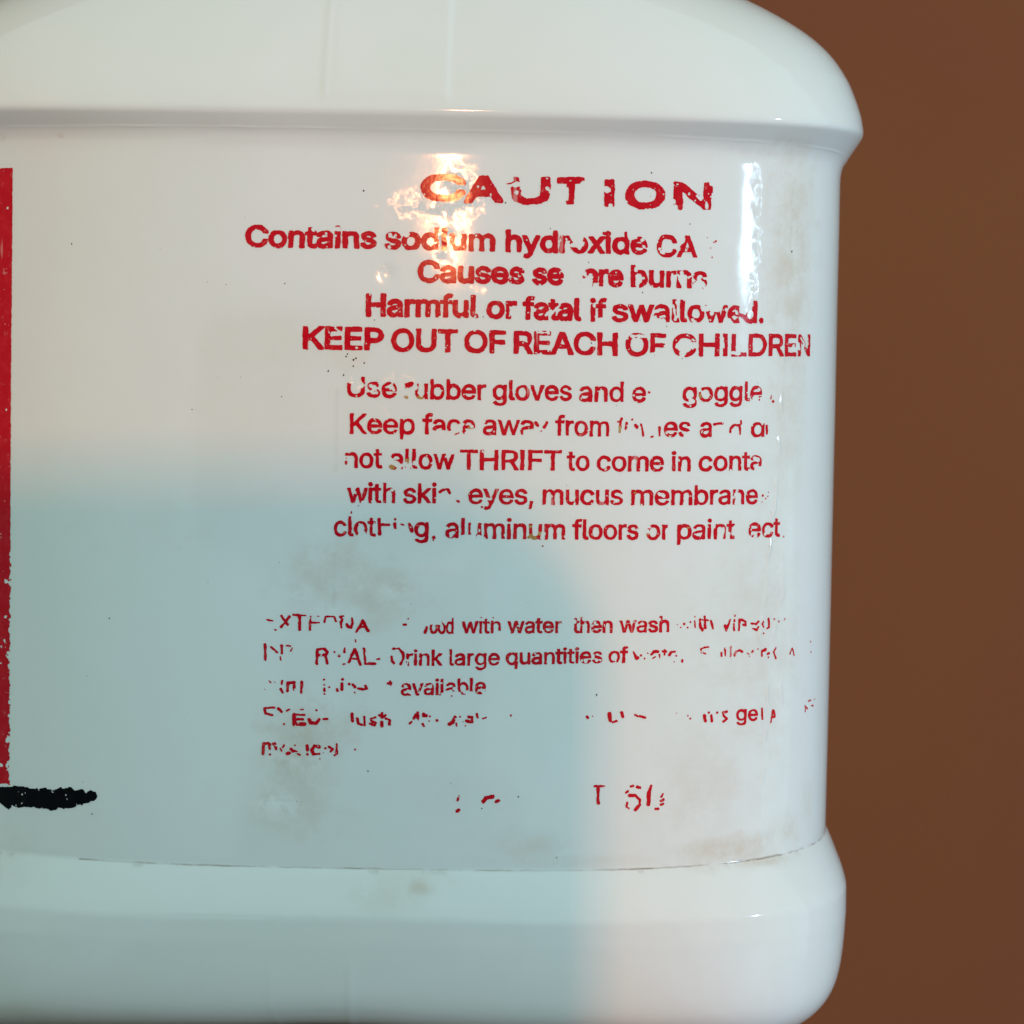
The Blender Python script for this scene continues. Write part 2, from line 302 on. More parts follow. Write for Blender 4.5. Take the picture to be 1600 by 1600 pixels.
STROKES = [["heading",0.196,21.33,35.1],["heading",0.07,20.23,34.35,20.79,34.39,21.34,34.79],["heading",0.07,22.03,35.44,22.17,35.16],["heading",0.168,21.78,33.83,22.07,33.28],
["contains",0.117,50.63,27.56],["contains",0.093,51.2,26.05],["contains",0.093,51.71,26.91,52.12,27.09],["contains",0.117,51.5,24.69],["contains",0.164,34.55,27.56,35.27,27.51],
["causes",0.07,50.0,20.19,50.14,20.03],["causes",0.07,48.8,20.97],["use",0.231,41.87,4.4],["use",0.063,63.09,4.44,62.92,4.04],["use",0.21,63.46,3.56],["use",0.105,50.55,5.24],
["use",0.126,60.61,3.77],["face",0.189,37.73,0.45,37.58,0.03,37.5,-1.46],["face",0.168,38.5,-0.21,38.35,-1.12],["face",0.105,37.08,-0.02,37.52,0.03],["face",0.105,39.37,0.38],
["face",0.21,39.89,-0.46,40.16,-0.73],["face",0.168,40.71,-0.34,40.9,-0.97,41.09,-1.92],["face",0.084,42.35,-2.14,42.57,-2.05],["face",0.189,43.57,-0.71,43.6,-1.88],
["face",0.189,52.49,-0.12,53.23,0.07,53.86,0.08],["face",0.189,55.23,-1.14,55.27,-0.71,56.03,-0.09,56.95,-0.14,57.06,-1.44],["face",0.168,57.12,0.51,57.21,0.08],
["face",0.189,62.2,-0.16,62.23,-1.24],["face",0.063,63.51,-0.02],["face",0.21,25.0,-0.38,25.3,-0.79],["face",0.189,26.63,-0.35,26.24,-1.03],["face",0.105,25.83,-1.6],
["use",0.231,5.95,4.87,6.79,5.03],["use",0.189,5.88,3.07,6.09,2.98],["use",0.105,7.88,2.95,8.4,2.96],["allow",0.084,-2.68,-5.62],["allow",0.126,-2.66,-6.57,-2.7,-6.88],
["allow",0.063,-2.61,-6.04],["allow",0.295,3.94,-7.12,4.36,-7.33],["with",0.189,11.15,-10.7,11.57,-10.42,12.31,-10.35,12.57,-10.83],["with",0.147,13.64,-12.01,13.92,-12.13],
["with",0.147,17.3,-12.86],["with",0.063,-1.75,-13.82,-1.75,-14.03],["with",0.063,8.28,-12.53],["clothing",0.252,2.31,-14.87,2.41,-17.02],["clothing",0.189,2.49,-15.64,3.76,-15.68],
["clothing",0.189,4.69,-14.87],["clothing",0.231,4.64,-15.54,4.71,-16.03],["clothing",0.126,5.54,-15.55,5.86,-15.65],["clothing",0.231,6.81,-15.57,7.14,-16.51],
["clothing",0.252,10.32,-17.4],["clothing",0.126,10.28,-17.83],["clothing",0.189,24.24,-17.18,24.77,-17.07],["clothing",0.147,25.92,-16.31,25.83,-16.95],
["clothing",0.084,26.33,-18.46],["with",0.126,61.7,-10.71],["with",0.126,61.58,-11.69],["with",0.084,62.31,-11.15],["with",0.126,62.76,-10.82],["with",0.084,62.89,-10.21],
["with",0.084,45.05,-12.75],["clothing",0.126,66.54,-17.01],["external",0.105,-13.85,-29.97,-13.06,-30.04],["external",0.105,-12.68,-31.39,-12.54,-31.42],
["external",0.193,-11.8,-29.36,-10.9,-30.53],["external",0.193,-10.68,-29.46,-11.38,-30.45,-11.84,-30.98],["external",0.14,-9.98,-29.13,-8.22,-29.19],["external",0.21,-9.1,-29.35,-9.07,-31.28],
["external",0.14,-7.52,-29.32,-7.46,-29.4],["external",0.123,-6.46,-29.26,-6.29,-29.26],["external",0.158,-7.51,-29.67,-7.58,-31.26],["external",0.158,-7.5,-30.23,-6.27,-30.21],
["external",0.158,-5.43,-30.07,-5.35,-29.31,-4.09,-29.29,-3.81,-29.95],["external",0.14,-3.12,-29.32,-2.81,-29.67,-3.05,-30.12,-2.97,-30.82],["external",0.088,-2.94,-29.23,-2.71,-29.19],
["external",0.158,-1.44,-29.47,-1.35,-30.09,-1.51,-30.88,-2.04,-30.72,-2.22,-30.42],["external",0.175,0.14,-29.71,-0.37,-30.86,-0.8,-31.49],["external",0.193,0.14,-29.79,0.96,-31.28],
["external",0.14,-0.37,-30.77,0.6,-30.67],["external",0.158,6.13,-30.31,6.48,-30.26],["external",0.105,6.79,-29.38],["external",0.175,9.32,-31.4,9.57,-30.6],
["internal",0.193,-14.15,-33.59,-14.07,-35.79],["internal",0.158,-13.18,-33.92,-12.29,-34.7],["internal",0.175,-11.68,-33.72,-11.67,-34.77],["internal",0.088,-11.84,-35.31,-11.79,-35.75],
["internal",0.14,-10.98,-33.7,-10.45,-33.75],["internal",0.088,-10.09,-33.95,-10.35,-34.45],["internal",0.193,-6.48,-36.18,-6.48,-34.15,-5.42,-34.04,-4.98,-34.47,-5.15,-34.92,-6.29,-35.03],
["internal",0.193,-5.23,-35.1,-4.95,-36.15],["internal",0.193,-3.92,-34.45],["internal",0.175,-3.26,-35.06],["internal",0.105,-2.43,-33.81,-2.46,-34.43],
["internal",0.088,-2.61,-36.25,-2.36,-36.21],["internal",0.193,-0.99,-34.05,-1.79,-35.92],["internal",0.21,-0.93,-34.05,-0.11,-36.24],["internal",0.14,-1.35,-35.38,-0.47,-35.45],
["internal",0.193,0.38,-33.94,0.63,-36.14,2.0,-36.11],["internal",0.123,2.31,-35.45,2.66,-35.4],["internal",0.175,4.69,-33.89,5.49,-33.81,6.11,-34.45,6.18,-35.33,5.78,-36.05],
["internal",0.158,4.45,-35.01,4.49,-35.63,4.9,-35.97],["internal",0.088,-0.9,-32.64,-0.83,-32.9],["external",0.072,47.06,-29.94],["external",0.109,47.61,-30.39],
["external",0.145,48.16,-29.86],["external",0.145,48.72,-30.41],["external",0.109,49.21,-29.63],["external",0.091,49.87,-28.81],["external",0.109,49.88,-29.46,49.96,-30.39],
["external",0.199,50.7,-29.1,50.87,-30.4,51.22,-30.83],["external",0.199,51.53,-28.83,51.67,-30.51],["external",0.127,50.91,-29.29,52.06,-29.4],["external",0.145,52.6,-29.5,52.98,-30.63],
["external",0.181,55.06,-30.3,55.34,-30.87],["external",0.181,55.97,-29.39,55.34,-30.92],["external",0.127,56.81,-28.79],["external",0.109,56.76,-29.41,56.77,-29.69],
["external",0.163,56.71,-30.06,56.74,-31.0],["external",0.181,57.61,-31.02,57.68,-29.43],["external",0.163,58.15,-29.44,58.86,-29.75,58.88,-30.31,58.4,-30.2],
["external",0.145,59.95,-30.06,60.95,-30.19,61.39,-29.83],["external",0.145,60.22,-30.82,61.1,-31.1,61.41,-30.62],["external",0.127,62.42,-29.87,62.09,-30.23,62.49,-30.72],
["external",0.163,63.52,-29.44,63.69,-30.77,63.24,-30.94],["external",0.145,62.52,-31.63],["external",0.127,64.76,-29.58],["external",0.145,65.83,-29.97],
["external",0.072,67.32,-29.6,67.02,-29.91],["internal",0.163,40.27,-33.98,40.73,-35.0,40.98,-34.82],["internal",0.127,41.43,-34.49],["internal",0.091,41.98,-34.97],
["internal",0.091,42.44,-34.18],["internal",0.163,43.03,-34.37,43.41,-33.95,44.09,-33.92],["internal",0.091,44.33,-34.38,44.34,-34.94],["internal",0.072,43.23,-34.98,43.62,-34.74],
["internal",0.181,44.77,-33.93,45.36,-33.93],["internal",0.145,45.1,-33.74,45.11,-34.39],["internal",0.163,45.87,-34.46,46.15,-34.03,46.75,-33.95],["internal",0.091,46.96,-34.6],
["internal",0.072,46.68,-35.52],["internal",0.163,47.98,-35.27,47.94,-35.45],["internal",0.091,51.01,-33.65,51.53,-33.48,52.26,-33.4],["internal",0.109,51.01,-33.75,51.13,-34.21,51.76,-34.38],
["internal",0.181,54.55,-34.39,54.6,-34.86],["internal",0.163,55.19,-33.76,55.26,-34.79],["internal",0.145,56.19,-33.69,56.16,-34.91],["internal",0.091,56.3,-33.45],
["internal",0.181,56.97,-34.75,57.18,-34.23,57.8,-34.07,58.35,-34.27],["internal",0.091,59.35,-34.55,59.72,-34.76],["internal",0.109,59.73,-35.04],["internal",0.163,60.2,-34.4,60.44,-34.22],
["internal",0.072,61.43,-33.98],["internal",0.217,62.23,-34.96,62.21,-34.39,62.99,-34.14],["internal",0.145,63.41,-34.83,63.82,-34.75],["internal",0.127,63.65,-35.37],
["internal",0.163,65.27,-34.01,64.78,-34.61,65.32,-35.59],["internal",0.127,68.8,-35.09,69.38,-34.3],["internal",0.145,69.56,-34.5,69.94,-35.35],["internal",0.072,75.26,-33.68],
["internal",0.091,75.54,-35.2,75.35,-35.42],["citrus",0.137,-13.45,-38.93,-13.22,-39.15],["citrus",0.091,-12.6,-39.07],["citrus",0.091,-14.08,-40.18],["citrus",0.16,-11.55,-38.89,-11.61,-39.28],
["citrus",0.182,-11.72,-40.09,-11.43,-40.54],["citrus",0.228,-10.73,-40.3,-10.74,-39.15,-9.78,-39.08,-9.77,-40.05],["citrus",0.205,-8.64,-38.99,-8.73,-40.49],
["citrus",0.137,-5.37,-38.59],["citrus",0.114,-5.36,-39.32],["citrus",0.137,-5.35,-39.85,-5.3,-40.19],["citrus",0.114,-5.29,-40.7],["citrus",0.137,-4.62,-39.68],
["citrus",0.137,-3.47,-39.88,-3.42,-40.16],["citrus",0.205,-2.69,-38.49],["citrus",0.205,-2.75,-39.11,-2.74,-39.92],["citrus",0.16,-1.72,-39.16],["citrus",0.182,-1.15,-39.2,-0.84,-39.54],
["citrus",0.16,-0.38,-39.76,0.42,-39.91,0.92,-39.74,0.64,-39.4],["citrus",0.091,-0.9,-40.39],["citrus",0.205,4.07,-38.99,4.41,-38.92],["citrus",0.137,4.29,-38.69,4.39,-39.22],
["citrus",0.091,13.37,-40.67],["citrus",0.091,11.65,-40.47],["eyes",0.182,-14.09,-43.01,-13.96,-43.69,-12.92,-43.9],["eyes",0.137,-13.97,-42.89,-12.64,-42.82],
["eyes",0.205,-12.02,-42.96,-11.55,-43.41],["eyes",0.16,-10.75,-43.24,-10.48,-43.05],["eyes",0.114,-11.18,-45.2],["eyes",0.273,-9.71,-43.84,-9.69,-45.22,-8.2,-45.19],
["eyes",0.182,-9.7,-44.53,-8.44,-44.43],["eyes",0.137,-9.6,-43.77,-8.22,-43.83],["eyes",0.091,-8.81,-43.06,-8.46,-43.03],["eyes",0.205,-7.53,-44.49,-7.29,-44.94,-6.48,-45.09,-6.04,-44.46],
["eyes",0.114,-6.47,-43.09],["eyes",0.16,-5.35,-44.4,-4.89,-44.37],["eyes",0.205,-1.24,-43.57,-1.15,-44.6],["eyes",0.182,-0.43,-44.24,-0.3,-44.93,0.27,-45.1],
["eyes",0.16,0.6,-43.99,0.66,-45.14],["eyes",0.16,2.2,-44.01,1.52,-44.21,1.64,-44.55,2.28,-44.77,2.11,-45.16,1.42,-44.94],["eyes",0.182,3.18,-43.37,3.19,-43.95,3.69,-43.66],
["eyes",0.16,2.77,-43.68],["eyes",0.205,3.13,-44.64,3.21,-45.21],["eyes",0.182,3.81,-44.12,4.34,-44.39,4.28,-44.96],["eyes",0.114,7.25,-44.8,7.59,-44.51],
["eyes",0.16,7.86,-44.1,8.15,-43.52,8.49,-43.63,8.39,-44.2],["eyes",0.16,8.44,-43.17],["eyes",0.251,9.22,-43.38,9.29,-43.61,9.64,-43.61],["eyes",0.182,9.2,-44.88,9.39,-45.17],
["eyes",0.137,10.21,-43.71],["eyes",0.114,10.15,-44.4],["eyes",0.182,11.25,-44.29],["eyes",0.228,13.09,-44.82,13.59,-44.46,13.88,-43.77],["eyes",0.137,14.63,-43.71],
["eyes",0.137,14.12,-44.69,14.17,-45.03],["eyes",0.205,15.6,-44.32,16.41,-44.42,16.4,-43.78,15.94,-43.69],["eyes",0.114,15.43,-45.01],["eyes",0.205,17.14,-43.31,17.2,-43.72],
["eyes",0.114,18.0,-43.94,18.46,-43.75],["medical",0.182,-14.22,-49.68,-14.17,-48.18,-13.44,-48.12,-13.2,-48.97],["medical",0.182,-13.21,-48.28,-12.52,-48.1,-12.28,-48.95],
["medical",0.137,-13.19,-49.73],["medical",0.114,-11.71,-48.82,-11.47,-49.16],["medical",0.114,-11.14,-48.35,-11.32,-48.7],["medical",0.228,-10.66,-49.61,-10.32,-49.49],
["medical",0.16,-10.1,-48.91,-9.86,-49.25],["medical",0.114,-9.53,-48.32],["medical",0.137,-9.64,-49.13,-9.24,-49.23],["medical",0.137,-9.1,-49.58,-8.78,-49.73],
["medical",0.205,-7.74,-48.33,-7.69,-48.93],["medical",0.16,-7.68,-49.62],["medical",0.205,-5.98,-48.48,-6.67,-48.31,-7.05,-48.96,-6.81,-49.6,-5.96,-49.52],
["medical",0.16,-4.49,-48.45,-4.02,-48.79,-4.29,-49.14],["medical",0.114,-5.06,-48.7],["medical",0.091,-5.28,-49.39],["medical",0.137,-3.39,-48.02,-3.39,-49.47],
["medical",0.114,-3.67,-49.71],["medical",0.182,-0.7,-48.78],["medical",0.091,-5.84,-50.25],["eyes",0.149,22.12,-43.39],["eyes",0.089,22.85,-43.95],["eyes",0.179,33.38,-43.55,33.5,-43.7],
["eyes",0.089,34.23,-43.46],["eyes",0.268,36.75,-43.16,36.93,-44.16],["eyes",0.149,37.24,-44.38,37.86,-44.17],["eyes",0.238,38.61,-42.97,38.78,-43.57],["eyes",0.149,40.65,-43.29,41.06,-43.51],
["eyes",0.179,41.44,-43.51,42.24,-43.77],["eyes",0.089,47.23,-43.16],["eyes",0.119,49.07,-43.61],["eyes",0.119,49.48,-44.05],["eyes",0.238,51.79,-43.63,51.99,-44.47],
["eyes",0.209,53.02,-43.74,53.11,-44.6],["eyes",0.149,52.58,-43.26],["eyes",0.209,55.7,-43.23,55.05,-43.36,55.17,-43.82,55.76,-44.31,55.19,-44.69],["eyes",0.149,54.0,-43.31],
["eyes",0.209,62.52,-43.13,62.65,-44.69],["eyes",0.179,64.86,-43.59,64.54,-45.29],["eyes",0.179,65.09,-43.61,65.45,-44.57,64.89,-44.63],["eyes",0.075,72.11,-43.22],
["eyes",0.119,73.69,-43.52,73.88,-44.5],["eyes",0.119,73.84,-43.69,74.6,-44.09],["eyes",0.089,74.92,-42.93,75.96,-42.84],["eyes",0.089,76.18,-43.76,76.89,-43.83],
["eyes",0.089,77.47,-42.86],["weight",0.168,14.59,-55.71,14.47,-56.03],["weight",0.105,14.71,-55.39],["weight",0.168,14.68,-57.42,14.41,-57.7],["weight",0.274,18.26,-56.2,18.61,-55.6,19.67,-55.48],
["weight",0.252,20.17,-56.18,20.44,-56.01],["weight",0.168,34.66,-53.86,36.19,-53.83],["weight",0.21,35.26,-54.14,35.3,-56.39],["weight",0.126,40.21,-53.93,40.59,-53.85],
["weight",0.21,41.26,-54.02,41.6,-54.17],["weight",0.168,39.5,-54.9,39.72,-54.69],["weight",0.189,40.1,-55.28,40.95,-55.36,41.63,-55.96,41.65,-56.71,40.99,-57.45],
["weight",0.147,39.75,-56.35,39.65,-56.99,39.99,-57.21],["weight",0.21,43.39,-53.96,43.13,-54.81],["weight",0.295,43.07,-55.02,43.04,-56.64],["weight",0.126,45.28,-55.19,45.06,-55.62],
["weight",0.189,44.98,-56.26,45.37,-56.06],["weight",0.189,45.04,-56.76,45.38,-56.71],["weight",0.168,44.14,-57.42,44.55,-57.39],["band",0.0,-54.61,36.27,-54.57,13.62,-54.33,-24.67,-54.18,-56.0],
["bar",1.309,-55.39,-57.85,-51.1,-57.48],["bar",1.403,-52.25,-57.96,-43.46,-57.33],["bar",1.122,-43.46,-57.13,-41.8,-57.13],["bar",0.748,-42.63,-57.18,-40.06,-56.94],
["bar",0.561,-55.25,-58.71,-54.38,-59.21],["bar",0.935,-48.83,-58.17,-46.1,-58.26],["bar",0.187,-42.2,-57.92,-41.69,-58.08]]
LOST = [[0.28,20.77,35.55,20.65,34.22],[0.224,21.21,34.16,22.05,34.32],[0.252,22.23,35.65,22.41,33.57],[0.126,21.58,33.13],[0.112,17.81,32.62],[0.098,15.93,33.81],
[0.112,24.59,33.62],[0.14,26.13,33.8],[0.126,26.56,33.26],[0.14,7.36,34.78],[0.168,31.42,34.8,31.21,34.37],[0.21,30.86,34.01,30.73,33.66],[0.182,28.96,33.75,28.91,32.49],
[0.365,34.86,33.87],[0.182,35.42,31.09,35.51,31.65],[0.126,34.48,31.27],[0.112,37.6,33.9],[0.098,43.49,33.59],[0.14,37.85,32.2],[0.07,40.79,31.22],[0.07,41.45,31.31],
[0.28,45.33,31.71,45.57,31.15],[0.196,45.09,32.61],[0.112,47.5,33.79],[0.112,50.35,32.75,50.44,31.97],[0.126,50.92,35.68,51.08,35.55],[0.14,51.36,34.01,51.33,31.74],
[0.168,49.38,33.33,48.91,33.59],[0.164,-5.11,27.32,-4.18,27.34],[0.164,-9.07,27.07],[0.21,3.34,26.59],[0.164,4.0,26.51],[0.304,5.67,26.7],[0.117,3.09,24.86],
[0.093,-12.91,26.15],[0.234,-7.9,27.16],[0.07,11.68,26.69,11.84,24.61],[0.07,10.39,27.37,10.55,24.58],[0.117,-6.03,26.61],[0.07,15.88,26.78],[0.21,29.13,25.69],
[0.701,30.53,26.78],[0.187,31.03,25.28],[0.234,29.96,25.72,31.37,25.87],[0.28,38.52,27.62,38.49,26.97],[0.28,36.84,27.45],[0.234,39.26,27.23],[0.21,40.37,26.8],
[0.14,40.63,25.83],[0.21,42.47,26.6],[0.164,43.03,25.57],[0.234,43.54,25.12],[0.117,44.71,26.46],[0.327,46.48,27.01],[0.21,45.99,25.81],[0.14,47.15,25.51],
[0.608,32.2,20.13],[0.28,31.36,20.62],[0.21,32.65,21.12],[0.234,33.39,19.86],[0.164,39.74,21.58,39.78,19.93],[0.21,39.48,22.39],[0.07,45.06,22.0,45.11,19.88],
[0.07,46.08,21.81,46.48,20.88],[0.421,49.08,20.39],[0.374,49.99,20.55],[0.093,47.63,21.4,48.39,21.9],[0.117,40.61,21.14],[0.074,26.85,15.42,28.3,16.93],
[0.294,34.2,14.74,34.83,14.76],[0.123,33.56,15.34,33.83,14.61],[0.294,42.22,15.21,42.44,14.85],[0.221,43.13,15.12,44.06,14.78],[0.123,42.72,16.34,43.23,16.61],
[0.074,45.46,17.17,45.77,15.2],[0.123,48.6,15.3,49.11,14.77],[0.294,51.05,17.18,53.11,17.09],[0.221,51.64,16.41],[0.344,54.55,15.27],[0.221,54.07,17.01],
[0.172,55.58,15.94],[0.393,56.92,17.0,58.16,17.31],[0.221,56.01,16.59],[0.123,45.98,17.69],[0.123,33.41,16.93],[0.344,43.11,10.12,44.68,10.34],[0.245,42.2,9.9],
[0.147,44.27,11.19],[0.344,47.01,10.23],[0.294,46.31,11.38,46.67,11.02],[0.221,48.69,11.33],[0.147,55.26,10.67,56.63,10.59],[0.098,55.87,10.44],[0.221,69.44,11.97,69.19,12.48],
[0.172,70.85,12.68,70.62,12.15],[0.074,69.85,13.41,71.63,12.2],[0.196,71.83,13.5],[0.098,68.09,12.3,67.68,11.77],[0.098,41.37,12.6,38.92,12.65],[0.123,53.73,12.74,53.82,11.49],
[0.098,38.42,12.27],[0.28,49.45,21.35,49.74,19.95],[0.187,50.37,21.51],[0.164,46.58,22.18,46.89,19.95],[0.234,31.81,21.57],[0.221,50.08,17.1,52.76,17.0],
[0.344,55.01,14.92],[0.221,56.64,15.86,56.96,15.37],[0.196,58.47,17.7],[0.221,70.43,10.99],[0.147,71.87,12.73],[0.07,-4.9,13.37,-3.71,12.23],[0.07,20.97,16.18,20.87,15.01],
[0.093,26.14,15.36,26.84,16.07],[0.07,-1.35,10.06],[0.093,10.07,11.77],[0.07,15.77,13.0],[0.07,10.72,14.7],[0.07,25.01,12.88,26.66,12.8],[0.379,-2.57,5.5,-2.05,5.4],
[0.295,-1.62,5.2],[0.21,-0.67,4.8,-0.46,4.59],[0.105,-1.27,2.85],[0.168,0.81,4.61,1.34,4.1],[0.126,1.56,3.58],[0.147,3.75,4.56,4.18,4.04],[0.421,6.18,3.76,6.03,2.61],
[0.252,7.22,4.73,7.33,4.41],[0.21,7.14,3.05],[0.084,23.95,4.83],[0.105,7.87,3.69,8.13,3.17],[0.337,10.07,-2.33,11.43,-2.09],[0.274,12.17,-2.33,13.84,-1.46],
[0.252,14.91,-2.18,16.06,-1.84],[0.147,15.62,-1.11],[0.105,14.36,-0.82,13.83,-1.04],[0.337,23.65,-2.08,24.5,-1.9],[0.084,18.9,-1.79],[0.084,3.19,-0.18],
[0.084,1.3,-0.21,1.62,-0.52],[0.105,8.76,0.13],[0.168,17.4,-0.34],[0.168,48.46,3.44,48.93,3.19],[0.105,47.42,3.09],[0.274,50.57,4.45],[0.168,49.84,4.97],
[0.126,50.96,2.96],[0.147,49.51,3.68],[0.421,59.71,3.6,61.0,3.41],[0.168,60.51,5.24],[0.295,47.87,-1.81,48.8,-1.47],[0.105,47.28,-1.39],[0.126,44.76,-1.54],
[0.126,52.29,-1.95],[0.084,50.94,-1.43],[0.337,61.36,1.03,61.37,0.66],[0.126,59.25,-0.1],[0.337,-2.61,-6.15,-2.48,-7.62],[0.21,-2.28,-6.88],[0.274,3.93,-6.56,4.88,-6.75],
[0.21,5.51,-6.95],[0.189,5.1,-7.38],[0.231,6.4,-7.14,6.41,-7.67],[0.105,6.14,-6.62,6.26,-7.67],[0.126,7.3,-6.54],[0.105,10.24,-6.66],[0.084,10.12,-5.71],
[0.084,17.27,-4.74],[0.105,-1.38,-10.97,-1.16,-11.18],[0.084,1.28,-12.29],[0.147,3.59,-11.93,3.69,-11.41],[0.126,4.1,-10.56],[0.105,-0.19,-12.42],[0.084,18.23,-11.68],
[0.084,0.5,-9.88],[0.463,-0.12,-17.38],[0.105,1.55,-15.98],[0.252,14.57,-17.4,15.69,-17.31],[0.274,16.14,-15.3,16.18,-17.83],[0.21,25.06,-15.59,25.24,-16.22],
[0.252,26.4,-16.62,26.26,-17.05],[0.21,16.85,-17.19,17.59,-17.35],[0.147,12.19,-16.0],[0.105,20.75,-16.92],[0.168,12.84,-17.15],[0.295,60.42,-6.68,61.15,-6.79],
[0.189,59.81,-5.06,60.53,-5.27],[0.126,55.56,-6.94],[0.126,56.33,-6.89],[0.105,58.88,-6.91],[0.063,30.82,-10.32,30.96,-12.12],[0.21,56.63,-10.17,56.73,-12.12],
[0.105,56.18,-11.04],[0.084,43.71,-10.48,44.51,-10.9],[0.084,59.0,-11.03],[0.189,42.03,-16.03],[0.126,42.35,-15.43],[0.295,45.62,-15.05],[0.105,52.84,-14.71,52.86,-15.57],
[0.126,55.41,-16.44,55.44,-17.52],[0.21,56.55,-15.37],[0.126,54.15,-17.09,54.49,-15.58],[0.189,60.42,-16.81],[0.147,59.7,-16.47],[0.126,62.32,-16.5],[0.21,66.14,-15.68],
[0.063,41.5,-17.1],[0.105,64.63,-10.17],[0.245,18.93,-29.18],[0.193,20.16,-31.23],[0.175,17.28,-29.21],[0.158,30.86,-29.8,31.3,-29.44],[0.245,32.9,-29.11],
[0.105,33.91,-30.13],[0.088,35.26,-29.77],[0.07,34.35,-29.6],[0.245,22.07,-29.09],[0.088,21.57,-30.95],[0.07,22.97,-30.22],[0.175,12.04,-29.68],[0.14,34.64,-35.27],
[0.123,33.02,-35.37],[0.21,37.37,-35.84],[0.088,34.27,-34.56],[0.07,35.18,-35.1],[0.07,12.83,-34.78],[0.123,32.48,-35.28],[0.163,44.98,-30.05,45.0,-31.07],
[0.109,40.63,-29.85],[0.217,44.28,-29.12],[0.245,9.99,-29.89,11.4,-29.95],[0.175,12.28,-30.03],[0.273,12.1,-40.46,14.39,-40.31],[0.205,15.3,-40.07,16.45,-40.28],
[0.114,6.95,-40.09,7.52,-40.31],[0.16,13.69,-39.52],[0.182,10.25,-39.23],[0.114,6.59,-39.29],[0.205,18.05,-40.03],[0.091,11.85,-38.75],[0.15,-54.53,29.62],
[0.468,-54.08,-25.62],[0.28,-55.05,-25.48],[0.561,-53.54,-29.92],[0.187,-55.11,-30.87],[0.654,-53.87,-32.63],[0.14,-55.31,-34.35],[0.112,-55.8,-35.35],[0.654,-54.06,-36.49],
[0.468,-54.16,-38.33],[0.187,-56.02,-37.87],[0.28,-54.31,-45.67],[0.468,-54.39,-49.25],[0.374,-53.98,-52.6,-54.7,-53.34],[0.206,-56.45,-53.29,-55.44,-53.3],
[0.187,-55.52,30.32],[0.112,-55.38,0.24],[0.28,-54.41,20.29],[0.187,-54.31,-7.4],[0.374,-53.88,-21.77],[0.14,-49.94,-58.74],[0.187,-44.5,-58.83,-43.24,-58.46],
[0.14,-45.81,-55.85],[0.187,-41.6,-56.36],[0.14,-51.1,-57.38],[0.28,-55.28,-56.39],[0.468,-53.66,-59.53],[0.14,-53.44,-57.39],[0.187,-53.2,-57.95],[0.374,-47.73,-58.28,-47.72,-58.57],
[0.374,-42.41,-58.31],[0.187,-51.92,-56.2],[0.187,-50.54,-56.57],[0.28,-43.69,-56.1],[0.187,-47.53,-56.16],[0.234,-45.02,-59.24]]
TAN = [[0.295,6.03,2.98],[0.231,8.3,2.86,7.77,2.95],[0.168,7.87,3.27],[0.252,13.01,-2.11,13.63,-1.46],[0.421,15.31,-1.43,15.85,-2.06],[0.358,49.86,4.0],
[0.421,37.5,-1.56,37.54,-1.03],[0.147,50.84,3.17],[0.168,45.23,-1.96],[0.421,4.04,-7.12],[0.295,6.38,-6.2,6.39,-6.72],[0.421,24.45,-17.07,25.09,-17.28],
[0.295,25.93,-16.63],[0.252,24.32,-15.6],[0.168,48.42,-15.58],[0.147,42.15,-16.46],[0.189,41.06,-12.21],[0.126,40.03,-10.41],[0.147,54.14,-16.65],[0.088,22.98,-30.75],
[0.105,33.65,-30.84],[0.088,33.02,-35.1]]
